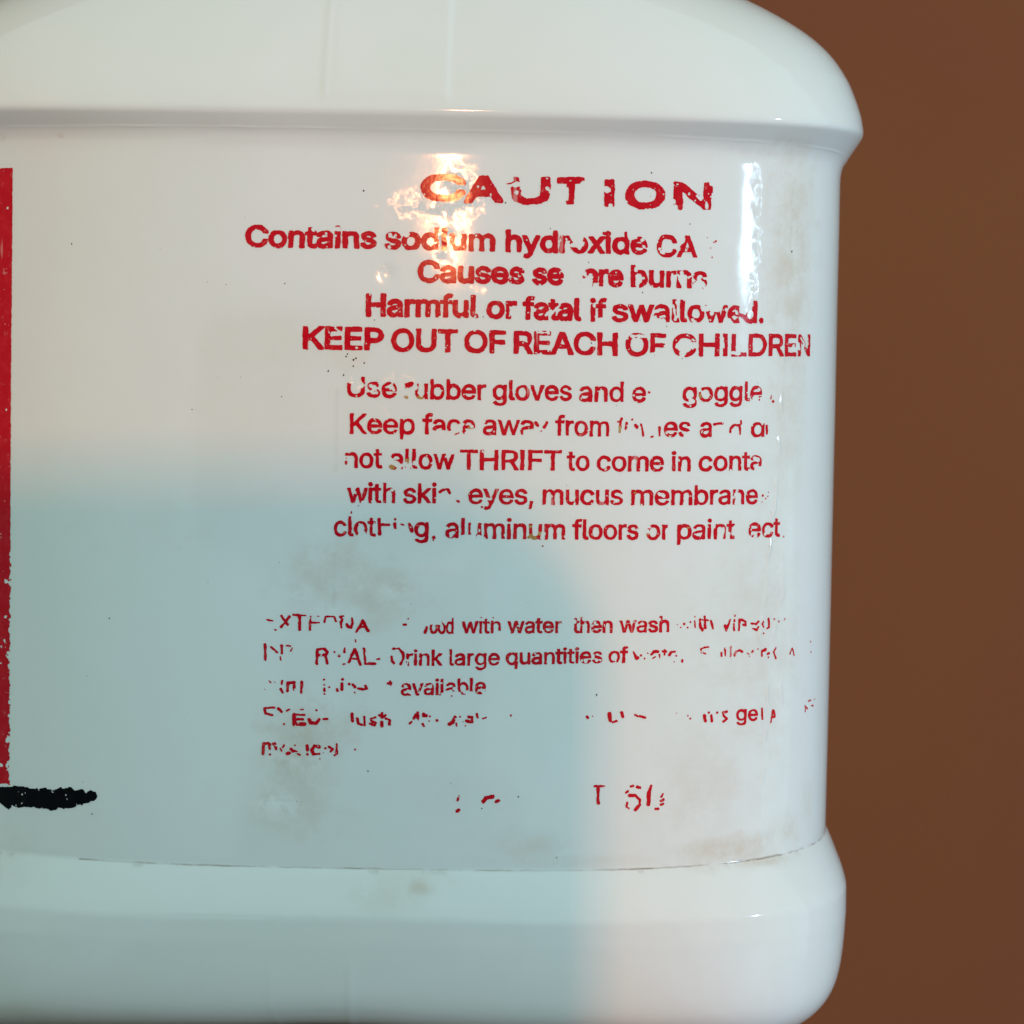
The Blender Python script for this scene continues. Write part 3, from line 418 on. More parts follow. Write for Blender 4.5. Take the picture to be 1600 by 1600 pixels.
STAINS = {"dirt":[[66.63,27.73,5.61,16.83,0.95],[63.46,35.22,2.81,4.67,0.3],[56.85,23.25,2.34,3.74,0.3],[66.68,4.36,4.21,14.96,0.65],[62.13,-32.65,8.41,18.7,0.5],
[53.11,-54.52,8.41,8.41,0.45],[57.95,-64.15,10.29,2.24,1.0],[63.15,-66.5,5.61,0.75,1.0],[68.29,-62.65,4.67,2.81,0.7],[75.05,-58.51,2.34,3.74,0.4],[32.15,-64.92,14.96,0.94,0.35],
[-7.77,-45.98,5.61,3.74,0.9],[-10.53,-50.75,4.21,2.81,0.9],[-8.61,-53.08,4.21,7.01,0.7],[-4.35,-23.33,6.54,5.14,0.65],[3.19,-26.01,5.61,4.21,0.7],[-2.49,8.52,2.81,1.87,0.3],
[-14.21,10.18,8.41,5.61,0.15],[-15.95,0.82,8.41,5.61,0.08],[6.04,30.07,5.61,5.61,0.12],[24.49,-62.52,5.61,2.06,0.5],[8.1,-68.77,1.87,1.12,1.0],[3.88,-69.6,4.21,2.43,0.5],
[4.79,-67.5,8.41,1.12,0.25],[60.65,40.64,5.61,0.84,0.6],[71.34,39.67,2.81,0.94,0.45],[-45.9,40.62,0.47,0.37,0.7],[-56.52,40.83,1.12,0.47,0.5],[-54.53,-67.17,5.61,4.67,0.25],
[13.05,-55.06,5.61,2.81,0.12],[-10.43,-57.37,5.61,4.21,0.6],[-25.21,-14.34,18.7,5.61,0.08]],"scuff":[[-12.33,-56.93,2.99,2.43,1.0],[-9.01,-25.76,2.06,1.68,0.6],
[-4.74,-28.5,2.81,1.87,0.6],[4.12,-25.52,3.27,1.68,0.7],[-10.53,-50.56,3.37,1.5,0.7],[-5.96,-41.7,3.74,2.81,0.5],[-6.3,-18.67,2.24,3.74,0.5],[-0.52,-28.9,2.81,1.68,0.4],
[54.44,27.88,1.31,2.81,0.2],[30.89,1.66,3.74,1.87,0.2]],"gloss":[[12.96,33.91,1.87,1.87,1.0],[10.68,30.9,4.67,1.22,1.0],[7.42,31.21,1.87,1.31,0.8],[14.88,30.98,2.24,1.31,0.8],
[11.03,26.63,2.06,1.31,0.7],[11.16,24.59,0.94,1.68,1.0],[6.02,30.81,0.56,0.75,0.8],[2.92,20.91,1.12,0.94,0.35],[58.86,37.71,0.75,1.5,1.0],[58.96,33.9,0.84,3.74,1.0],
[59.14,27.21,0.84,4.3,1.0],[59.06,21.46,0.75,2.81,0.8],[58.78,18.09,0.65,1.87,0.5],[3.16,5.64,0.94,0.75,0.7],[5.5,5.12,1.12,0.75,0.7],[3.52,0.69,0.94,0.75,0.7],
[16.48,18.93,0.75,0.56,0.8],[-1.03,4.81,1.12,0.94,0.4]]}
SPECKS = [[-0.72,32.92,0.15],[41.56,36.64,0.14],[20.0,31.56,0.131],[66.99,26.49,0.206],[-5.45,6.6,0.14],[-3.2,6.08,0.131],[-2.87,8.79,0.15],[-1.83,8.35,0.187],
[-1.46,8.54,0.14],[-0.24,7.91,0.122],[-2.69,9.17,0.112],[-1.82,7.41,0.131],[-39.93,-59.51,0.112],[-37.56,-30.31,0.122],[34.75,-40.34,0.15],[26.34,-18.41,0.14],
[-0.76,-12.95,0.122],[-11.99,19.26,0.093],[33.18,16.23,0.112],[47.76,29.42,0.103],[26.62,28.0,0.093],[32.98,11.45,0.122],[40.55,19.07,0.112],[40.24,15.02,0.093],
[44.42,14.2,0.093],[1.16,14.18,0.093],[-12.23,2.75,0.093],[-25.4,0.66,0.103],[-44.24,24.8,0.122],[17.02,14.93,0.093],[23.42,-55.42,0.122],[18.07,-57.17,0.122],
[1.25,-51.95,0.112],[32.37,23.22,0.093],[46.96,9.56,0.093],[29.27,-64.42,0.112],[71.96,-67.62,0.14],[14.79,7.11,0.031],[10.23,25.4,0.066],[-33.68,-42.48,0.03],
[2.25,-60.04,0.035],[26.0,-35.43,0.045],[19.36,-60.63,0.039],[-18.45,-21.9,0.031],[31.02,-19.4,0.03],[14.09,14.25,0.031],[-22.7,-24.59,0.071],[63.26,3.57,0.067],
[48.42,-25.58,0.03],[26.49,-7.77,0.032],[-22.34,-22.75,0.035],[-17.31,-34.11,0.035],[50.1,-4.96,0.031],[-16.31,-17.99,0.03],[-25.04,-12.11,0.03],[7.13,-27.14,0.048],
[37.13,5.42,0.046],[-5.41,3.15,0.032],[17.3,-30.75,0.034],[-40.99,-38.98,0.076],[-21.71,5.46,0.044],[34.53,-15.97,0.041],[-40.37,-55.82,0.03],[-30.69,-53.09,0.03],
[15.07,-44.41,0.073],[29.7,-9.44,0.048],[-17.92,28.75,0.06],[34.8,-15.46,0.06],[36.9,2.37,0.068],[24.24,-26.77,0.038],[-25.61,-43.98,0.049],[41.48,33.24,0.061],
[13.97,-54.11,0.036],[57.78,14.97,0.036],[3.9,-41.42,0.03],[-39.61,25.35,0.043],[-31.66,-22.0,0.03],[-24.13,9.34,0.044],[6.6,-35.8,0.044],[61.04,-19.88,0.03],
[-41.42,-54.8,0.074],[13.65,19.91,0.03],[-18.32,5.51,0.066],[-9.16,-56.6,0.062],[-14.84,10.37,0.03],[31.23,20.3,0.049],[-7.06,8.94,0.03],[-12.22,-21.46,0.064],
[-30.47,24.13,0.056],[62.77,-26.6,0.03],[-20.57,18.96,0.075],[31.66,-15.23,0.031],[47.04,23.35,0.03],[-23.38,19.34,0.061],[-12.13,-35.35,0.034],[13.5,-53.54,0.059],
[12.96,13.72,0.031],[62.04,11.35,0.032],[60.13,6.35,0.06],[-42.81,-57.49,0.05],[-13.27,-11.84,0.03],[63.49,-13.23,0.058],[-39.56,-15.59,0.03],[52.8,-18.86,0.03],
[-39.28,-9.66,0.03],[-27.05,-19.8,0.036],[18.5,-1.57,0.033]]
GLYPHS['I'] = [[60, 0, 60, 509, 126, 509, 126, 0], 186]
# ================================================================ the jug's surface
A0, B0, N0 = 75.0, 55.8732, 3.0425
FLOOR = -99.1
# rings from the top down: side height, side half width, front height, half depth, squareness, front weighting
KEYS = [
    (118, 16.5, 118, 16.5, 2.0, 1.5), (98, 16.5, 98, 16.5, 2.0, 1.5), (92, 18, 92, 18, 2.0, 1.5), (86, 23, 86, 21, 2.1, 1.5),
    (80, 33, 80, 26.5, 2.3, 1.5), (75, 45.5, 75.5, 34, 2.6, 1.5), (70.4, 56.3, 70.4, 41.5, 2.9, 1.5), (66.7, 63.9, 66.4, 45.8, 3.0, 1.5),
    (64.7, 67.3, 64.0, 47.8, 3.1, 1.5), (62.5, 70.7, 61.2, 49.8, 3.2, 1.5), (59.6, 73.7, 57.6, 52.3, 3.3, 1.5), (55.9, 75.8, 53.3, 54.8, 3.4, 1.5),
    (52.6, 77.0, 49.6, 56.7, 3.4, 1.5), (50.3, 77.7, 46.8, 57.8, 3.4, 1.5), (48.4, 78.0, 44.6, 58.45, 3.4, 1.5), (47.5, 78.0, 43.8, 58.3, 3.4, 1.5), (43.8, 76.0, 41.9, 56.85, 3.1, 1.5),
    (42.9, 75.45, 41.1, 56.3, 3.08, 1.5), (42.0, 75.2, 40.3, 56.05, 3.05, 1.5), (41.0, 75.05, 39.4, 55.93, N0, 1.5), (40.0, 75, 38.4, B0, N0, 1.5),
    (-65.3, 75, -66.0, B0, N0, 1.5), (-65.75, 74.9, -66.45, B0 - .12, N0, 1.5), (-66.1, 75.25, -66.75, B0 + .3, N0, 1.5), (-67.6, 75.9, -68.0, B0 + .95, 3.1, 1.5), (-69.9, 76.8, -69.8, B0 + 1.75, 3.15, 1.5),
    (-72.0, 77.6, -71.6, B0 + 2.45, 3.2, 1.5), (-74.3, 78.2, -73.3, B0 + 2.95, 3.25, 1.5), (-78.4, 78.2, -77.0, B0 + 2.9, 3.3, 2.0),
    (-84.9, 77.8, -82.4, B0 + 2.6, 3.35, 3.0), (-88.5, 77.2, -86.0, B0 + 2.2, 3.35, 4.0), (-91.5, 76.2, -88.2, B0 + 1.4, 3.35, 4.0),
    (-94.5, 73.8, -90.2, B0 - .6, 3.3, 4.0), (-97.0, 70.3, -91.2, B0 - 3.5, 3.25, 4.0), (-98.5, 66.0, -91.8, B0 - 7, 3.2, 4.0),
    (-99.0, 62.0, -92.0, B0 - 12, 3.2, 4.0), (-98.6, 55.0, -91.5, B0 - 18, 3.2, 4.0), (-94.0, 40.0, -88.0, B0 - 30, 3.0, 4.0), (-93.0, 2.0, -88.0, 2.0, 2.5, 4.0)]
K = np.array(KEYS, float)
arc = np.concatenate([[0], np.cumsum(np.hypot(np.diff(K[:, 0]), np.diff(K[:, 1])))])
fine = np.arange(0, arc[-1], .05)
P = np.stack([np.interp(fine, arc, K[:, j]) for j in range(6)], 1)


def smooth_profile(P, sig):
    k = np.arange(-int(4 * sig / .05), int(4 * sig / .05) + 1)
    w = np.exp(-.5 * (k * .05 / sig) ** 2)
    w /= w.sum()
    m = len(k) // 2
    Q = np.pad(P, ((m, m), (0, 0)), mode='reflect', reflect_type='odd')
    return np.stack([np.convolve(Q[:, j], w, 'valid') for j in range(P.shape[1])], 1)


crisp, broad = smooth_profile(P, .36), smooth_profile(P, 2.2)
zz = crisp[:, 0]
wgt = np.clip((zz - 52) / 6, 0, 1) + np.clip((-79 - zz) / 4, 0, 1)     # rounded shoulder and foot, crisp ledges between
PROF = crisp * (1 - wgt[:, None]) + broad * wgt[:, None]

TT = np.linspace(0, math.pi, 60001)
_x = A0 * np.sign(np.cos(TT)) * np.abs(np.cos(TT)) ** (2 / N0)
_y = -B0 * np.abs(np.sin(TT)) ** (2 / N0)
_s = np.concatenate([[0], np.cumsum(np.hypot(np.diff(_x), np.diff(_y)))])
_s = _s[30000] - _s
S_TAB, T_TAB, X_TAB, Y_TAB = _s[::-1], TT[::-1], _x[::-1], _y[::-1]
QUARTER = float(_s[0])


def vnoise(s, z, cell, seed):
    r = np.random.RandomState(seed).rand(256, 256)
    r = np.pad(r, ((0, 1), (0, 1)), mode='wrap')
    ca, sa = math.cos(seed * 1.7 + .6), math.sin(seed * 1.7 + .6)
    u, v = (s * ca - z * sa) / cell, (s * sa + z * ca) / cell
    iu, iv = np.floor(u).astype(int), np.floor(v).astype(int)
    fu, fv = u - iu, v - iv
    fu, fv = fu ** 3 * (fu * (fu * 6 - 15) + 10), fv ** 3 * (fv * (fv * 6 - 15) + 10)
    iu, iv = iu % 256, iv % 256
    return (r[iu, iv] * (1 - fu) * (1 - fv) + r[iu + 1, iv] * fu * (1 - fv) + r[iu, iv + 1] * (1 - fu) * fv + r[iu + 1, iv + 1] * fu * fv) * 2 - 1


RIDGE = np.array([(36, 66.5), (20, 65.9), (10, 65.4), (0, 65.2), (-12, 64.2), (-20, 63.4), (-28, 62.4), (-32, 61.7), (-37, 63.4), (-42, 63.6), (-50, 63.0), (-62, 62.6)])


def relief(s, z):
    """outward bumps and dents of the wall, in millimetres"""
    h = .035 * vnoise(s, z, 19, 1) + .008 * vnoise(s, z, 8, 2)
    h += .0012 * vnoise(s, z, 2.4, 3)
    lab = np.clip((38 - z) / 2, 0, 1) * np.clip((z + 65) / 2, 0, 1)
    for name, w in (("gloss", .005),):
        for (gs, gz, rx, rz, st) in STAINS[name]:
            g = np.exp(-((s - gs) / rx) ** 2 - ((z - gz) / rz) ** 2) * st
            h += w * g * (vnoise(s, z, .9, 4) + .7 * vnoise(s, z, .45, 5))
    # thin flash line under the shoulder band
    wz = (np.abs(np.interp(np.clip(s, -QUARTER, QUARTER), S_TAB, Y_TAB)) / B0) ** 1.5
    zline = 41.75 * wz + 43.7 * (1 - wz) + .06 * vnoise(s, s * 0, 3.0, 71)
    h += .07 * np.clip(.7 + .6 * vnoise(s, s * 0, 5.0, 72), .1, 1.2) * np.exp(-((z - zline) / .13) ** 2)
    # faint hand-worn horizontal waves on the left
    h += .010 * vnoise(s / 3.5, z, 5.5, 73) * np.clip((10 - s) / 20, 0, 1)
    # small dents
    for (ds, dz, r, dep) in DENTS:
        q = ((s - ds) ** 2 + (z - dz) ** 2) / r ** 2
        h += -dep * np.exp(-q)
    # raised ragged edge of the old varnish near the corner
    rs = np.interp(z, RIDGE[::-1, 0], RIDGE[::-1, 1]) + .35 * vnoise(z * 1.0, z * 0, 2.1, 6) + .2 * vnoise(z, z * 0, .7, 8)
    amp = .19 * (1 - .7 * np.clip((z - 8) / 6, 0, 1)) * np.clip(.55 + .8 * vnoise(z, z * 0, 3.1, 9), 0, 1.3)
    h += lab * amp * np.exp(-((s - rs) / .36) ** 2)
    h += lab * .6 * amp * np.exp(-((s - rs - 3.4 - .5 * vnoise(z, z * 0, 3.3, 74)) / .4) ** 2) * np.clip((-18 - z) / 4, 0, 1) * np.clip((z + 52) / 8, 0, 1)
    # shallow mould lines on the shoulder and on the foot
    dn = np.clip((-78 - z) / 3, 0, 1)
    h += dn * .07 * np.exp(-((s + .5) / .35) ** 2) + dn * .03 * np.exp(-((s + 10.0) / .5) ** 2)
    return h


def label_point(s, z, off=0.0):
    """point of the waist wall at arc length s, height z, lifted off the wall by `off` mm"""
    t = np.interp(s, S_TAB, T_TAB)
    x, y = np.interp(s, S_TAB, X_TAB), np.interp(s, S_TAB, Y_TAB)
    x2, y2 = np.interp(s + .05, S_TAB, X_TAB), np.interp(s + .05, S_TAB, Y_TAB)
    x1, y1 = np.interp(s - .05, S_TAB, X_TAB), np.interp(s - .05, S_TAB, Y_TAB)
    tx, ty = x2 - x1, y2 - y1
    L = np.hypot(tx, ty) + 1e-12
    nx, ny = ty / L, -tx / L
    h = relief(s, z) + off
    return np.stack([x + nx * h, y + ny * h, z], -1)


DENTS = [(STAINS["gloss"][7][0], STAINS["gloss"][7][1], 1.0, .10), (STAINS["gloss"][17][0], STAINS["gloss"][17][1], .6, .02),
         (STAINS["gloss"][14][0], STAINS["gloss"][14][1], .8, .025), (STAINS["gloss"][15][0], STAINS["gloss"][15][1], .8, .025),
         (STAINS["gloss"][16][0], STAINS["gloss"][16][1], .8, .025)]

PALE, nt, bs = new_mat("pale_bounce_floor")  # unseen floor, its pale blue chosen to bounce cool light onto the jug
nt.links.new(mixc(nt, noise(nt, 40, 4), (.34, .42, .52), (.42, .50, .60)), bs.inputs["Base Color"])
bs.inputs["Roughness"].default_value = .5

# ================================================================ setting: brown wall, pale floor, and the narrow bench under the jug
GROUND = -520.0
xs = np.linspace(-1600, 1600, 17)
zs_ = np.linspace(GROUND, 1500, 15)
wall = link_mesh("wall", [(x * MM, .340, z * MM) for z in zs_ for x in xs],
                 np.array([(i * 17 + j, i * 17 + j + 1, (i + 1) * 17 + j + 1, (i + 1) * 17 + j) for i in range(14) for j in range(16)]), BROWN)
wall["kind"] = "structure"
floor = link_mesh("floor", [(-1.6, -2.4, GROUND * MM), (1.6, -2.4, GROUND * MM), (1.6, .340, GROUND * MM), (-1.6, .340, GROUND * MM)], np.array([(0, 1, 2, 3)]), PALE)
floor["kind"] = "structure"


def box_vf(x0, x1, y0, y1, z0, z1, c_=1.5):
    """box with chamfered long edges"""
    prof = [(x0 + c_, z0), (x1 - c_, z0), (x1, z0 + c_), (x1, z1 - c_), (x1 - c_, z1), (x0 + c_, z1), (x0, z1 - c_), (x0, z0 + c_)]
    v = [(x, y0, z) for x, z in prof] + [(x, y1, z) for x, z in prof]
    return v, [tuple(range(8)), tuple(range(8, 16))[::-1]] + [(i, 8 + i, 8 + (i + 1) % 8, (i + 1) % 8) for i in range(8)]


WOOD, nt, bs = new_mat("brown_bench_wood")
nt.links.new(mixc(nt, noise(nt, 60, 5, .6, (1, .06, 1)), (.12, .05, .022), (.20, .09, .04)), bs.inputs["Base Color"])
bs.inputs["Roughness"].default_value = .6
nt.links.new(bump(nt, noise(nt, 90, 4, .6, (1, .06, 1)), .0004, .4), bs.inputs["Normal"])
bench = thing("bench", "narrow brown wooden bench running towards the wall under the jug", "bench", (0, -200, GROUND))


def bench_part(name, *a):
    v, f = box_vf(*a)
    return link_mesh(name, (np.array(v) - np.array([0, -200, GROUND])) * MM, f, WOOD, bench, smooth=False)


bench_part("seat_board", -62, 62, -404, 52, FLOOR - 22, FLOOR)
for bx_ in (-56, 26):
    for by_ in (-400, 14):
        bench_part("leg", bx_, bx_ + 30, by_, by_ + 30, GROUND, FLOOR - 22.05)

# ================================================================ the jug
jug = thing("plastic_jug", "large white plastic jug with worn red caution lettering, standing before a brown wall", "jug", (0, 0, FLOOR))
JL = np.array([0, 0, FLOOR])

# angular samples (arc length on the waist ring), dense where the front shows fine relief
dens = []
s = -QUARTER
while s < QUARTER:
    dens.append(s)
    if 59 < s < 70:
        s += .16
    elif 46 < s < 59 or 5 < s < 18:
        s += .22
    elif s > -60:
        s += .32
    else:
        s += .8
front_s = np.array(dens)
tf = np.interp(front_s, S_TAB, T_TAB)
tb = np.linspace(0, -math.pi, 200)[:-1]
tfb = np.concatenate([tf, tb])
sfb = np.concatenate([front_s, np.interp(-tb, T_TAB[::-1], S_TAB[::-1]) + 900])
# height samples
za = np.concatenate([[0], np.cumsum(np.hypot(np.diff(PROF[:, 0]), np.diff(PROF[:, 1])))])
zs_l, q = [], 0.0
while q < za[-1]:
    zs_l.append(q)
    z_here = np.interp(q, za, PROF[:, 0])
    q += .16 if (-67.5 < z_here < -64.8 or 40 < z_here < 44.5) else (.24 if 10 < z_here < 44 else (.34 if -66 < z_here < 50 else (.45 if z_here > -98 and z_here < 75 else 1.6)))
PR = np.stack([np.interp(zs_l, za, PROF[:, j]) for j in range(6)], 1)
nr, nc = len(PR), len(tfb)
ct, st_ = np.cos(tfb)[None], np.sin(tfb)[None]
nn = PR[:, 4:5]
X = PR[:, 1:2] * np.sign(ct) * np.abs(ct) ** (2 / nn)
Y = -PR[:, 3:4] * np.sign(st_) * np.abs(st_) ** (2 / nn)
front = np.abs(Y) / PR[:, 3:4]
w = front ** PR[:, 5:6]
Z = PR[:, 2:3] * w + PR[:, 0:1] * (1 - w)
lowz = np.clip((-84 - Z) / 4, 0, 1) * (Y < 0)
Z += lowz * (.55 * np.exp(-((X + 3) / 13) ** 2) - .25 * np.clip(np.abs(X + 3) / 45, 0, 1) ** 2)
G = np.stack([X, Y, Z], -1)
# outward normals of the plain shape, then the relief on the front
du = np.roll(G, -1, 1) - np.roll(G, 1, 1)
dv = np.gradient(G, axis=0)
N_ = np.cross(dv, du)
N_ /= np.linalg.norm(N_, axis=-1, keepdims=True) + 1e-9
if (N_[nr // 2, len(front_s) // 2, 1]) > 0:
    N_ = -N_
Sg = np.broadcast_to(sfb[None], Z.shape)
rel = relief(Sg, Z)
rel = np.where(Sg > 500, .05 * vnoise(X, Z, 17, 11), rel)
rel += np.clip((Z - 45) / 2, 0, 1) * (Y < 0) * (.19 * (np.tanh((X + 5.6) / .5) - np.tanh((X - 11.5) / .35)) * .5 + .16 * np.exp(-((X + 6.3) / .55) ** 2))
rel *= np.clip((90 - Z) / 12, 0, 1)
G = G + N_ * rel[..., None]
idx = np.arange(nr * nc).reshape(nr, nc)
i2 = np.roll(idx, -1, 1)
faces = np.stack([idx[:-1], i2[:-1], i2[1:], idx[1:]], -1).reshape(-1, 4)
# faces must look outwards
p0, p1, p2 = (G.reshape(-1, 3)[faces[len(faces) // 2, k]] for k in range(3))
if np.dot(np.cross(p1 - p0, p2 - p0), N_.reshape(-1, 3)[faces[len(faces) // 2, 0]]) < 0:
    faces = faces[:, ::-1]
Vb = (G.reshape(-1, 3) - JL) * MM
flist = faces.copy()
body = link_mesh("body", Vb, flist, PLASTIC, jug)


def field(name, values):
    a = body.data.attributes.new(name, 'FLOAT', 'POINT')
    a.data.foreach_set("value", values.ravel().astype(np.float32))


def blots(key, ragged):
    o = np.zeros(Z.shape)
    for (gs, gz, rx, rz, stg) in STAINS[key]:
        sel = (np.abs(Sg - gs) < rx * 4.5) & (np.abs(Z - gz) < rz * 4.5)
        ss, z2 = Sg[sel], Z[sel]
        wob = 1 + ragged * vnoise(ss, z2, 1.9, 21) + ragged * .6 * vnoise(ss, z2, .8, 22)
        g = np.exp(-(((ss - gs) / rx) ** 2 + ((z2 - gz) / rz) ** 2) ** 1.3 * np.clip(wob, .45, 3))
        o[sel] = np.maximum(o[sel], stg * g)
    return o


field("dirt", (blots("dirt", .5) + .07) * np.clip((44 - Z) / 1.5, .1, 1))
field("scuff", blots("scuff", .6))
field("gloss", blots("gloss", 1.3) * np.clip(.55 + 1.1 * vnoise(Sg, Z, .9, 81) + .5 * vnoise(Sg, Z, .4, 82), 0, 1.2))
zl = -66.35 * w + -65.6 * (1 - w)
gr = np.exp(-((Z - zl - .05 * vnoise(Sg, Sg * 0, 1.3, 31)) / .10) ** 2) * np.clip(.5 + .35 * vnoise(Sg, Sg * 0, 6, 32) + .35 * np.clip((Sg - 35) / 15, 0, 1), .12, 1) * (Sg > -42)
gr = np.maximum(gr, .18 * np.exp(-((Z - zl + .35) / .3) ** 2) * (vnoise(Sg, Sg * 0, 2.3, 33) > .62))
hair = np.exp(-((Sg + 4.2) / .12) ** 2) * .35 * ((Z < 4) & (Z > -8) | (Z < -20) & (Z > -28))
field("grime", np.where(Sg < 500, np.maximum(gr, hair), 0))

# screw cap with grip ribs, above the frame
cv, cf = [], []
m = 96
for (r, z) in ((17.2, 101), (19.5, 101), (19.8, 103), (19.8, 118), (18.6, 120.5), (10, 121), (0.5, 121)):
    for k in range(m):
        rr_ = r + (.45 if k % 3 == 0 and 102 < z < 119 else 0)
        a = 2 * math.pi * k / m
        cv.append((rr_ * math.cos(a) * MM, rr_ * math.sin(a) * MM, (z - FLOOR) * MM))
for i in range(6):
    for k in range(m):
        cf.append((i * m + k, i * m + (k + 1) % m, (i + 1) * m + (k + 1) % m, (i + 1) * m + k))
CAPM, nt, bs = new_mat("white_cap_plastic")
nt.links.new(mixc(nt, noise(nt, 120, 3), (.76, .78, .75), (.80, .81, .79)), bs.inputs["Base Color"])
bs.inputs["Roughness"].default_value = .35
link_mesh("screw_cap", cv, np.array(cf), CAPM, jug, smooth=False)

# ---------------------------------------------------------------- print: eroded ink as thin raised shapes on the wall
CELL = .055


def seg_dist(px, py, ax, ay, bx, by):
    vx, vy = bx - ax, by - ay
    L = vx * vx + vy * vy
    t = np.clip(((px - ax) * vx + (py - ay) * vy) / (L + 1e-12), 0, 1)
    return np.hypot(px - ax - t * vx, py - ay - t * vy)


def capsule(U, V_, rec):
    r, p = rec[0], rec[1:]
    d = None
    if len(p) == 2:
        return r - np.hypot(U - p[0], V_ - p[1])
    for i in range(0, len(p) - 2, 2):
        q = seg_dist(U, V_, p[i], p[i + 1], p[i + 2], p[i + 3])
        d = q if d is None else np.minimum(d, q)
    return r - d


def glyph_field(U, V_, polys):
    """signed distance (inside positive) to a glyph outline given as closed polylines"""
    d = np.full(U.shape, 9.)
    wn = np.zeros(U.shape, int)
    for p in polys:
        n_ = len(p)
        for i in range(n_):
            (ax, ay), (bx, by) = p[i], p[(i + 1) % n_]
            d = np.minimum(d, seg_dist(U, V_, ax, ay, bx, by))
            cr = (bx - ax) * (V_ - ay) - (U - ax) * (by - ay)
            wn += ((ay <= V_) & (by > V_) & (cr > 0)).astype(int) - ((ay > V_) & (by <= V_) & (cr < 0)).astype(int)
    return np.where(wn != 0, d, -d)


def march(phi, u0, v0, cell, run=7):
    """filled region phi > 0 as polygons; returns (s, z) vertices and faces"""
    ny, nx = phi.shape
    ins = phi > 0
    full = ins[:-1, :-1] & ins[1:, :-1] & ins[:-1, 1:] & ins[1:, 1:]
    some = ins[:-1, :-1] | ins[1:, :-1] | ins[:-1, 1:] | ins[1:, 1:]
    verts, faces_, vid = [], [], {}

    def corner(i, j):
        k = (0, i, j)
        if k not in vid:
            vid[k] = len(verts)
            verts.append((u0 + j * cell, v0 + i * cell))
        return vid[k]

    def cut(i, j, i2_, j2_):
        k = (1, i, j, i2_, j2_) if (i, j) < (i2_, j2_) else (1, i2_, j2_, i, j)
        if k not in vid:
            a, b_ = phi[i, j], phi[i2_, j2_]
            t = min(max(a / (a - b_), .02), .98)
            vid[k] = len(verts)
            verts.append((u0 + (j + t * (j2_ - j)) * cell, v0 + (i + t * (i2_ - i)) * cell))
        return vid[k]

    for i in range(ny - 1):
        js = np.nonzero(full[i])[0]
        if len(js):
            brk = np.nonzero(np.diff(js) != 1)[0]
            st = np.concatenate([[0], brk + 1])
            en = np.concatenate([brk, [len(js) - 1]])
            for a, b_ in zip(st, en):
                j0, j1 = js[a], js[b_] + 1
                while j0 < j1:
                    je = min(j0 + run, j1)
                    faces_.append((corner(i, j0), corner(i, je), corner(i + 1, je), corner(i + 1, j0)))
                    j0 = je
        for j in np.nonzero(some[i] & ~full[i])[0]:
            cs = ((i, j), (i, j + 1), (i + 1, j + 1), (i + 1, j))
            poly = []
            for k in range(4):
                a, b_ = cs[k], cs[(k + 1) % 4]
                if ins[a]:
                    poly.append(corner(*a))
                if ins[a] != ins[b_]:
                    poly.append(cut(*a, *b_))
            if len(poly) >= 3:
                faces_.append(tuple(poly))
    return verts, faces_


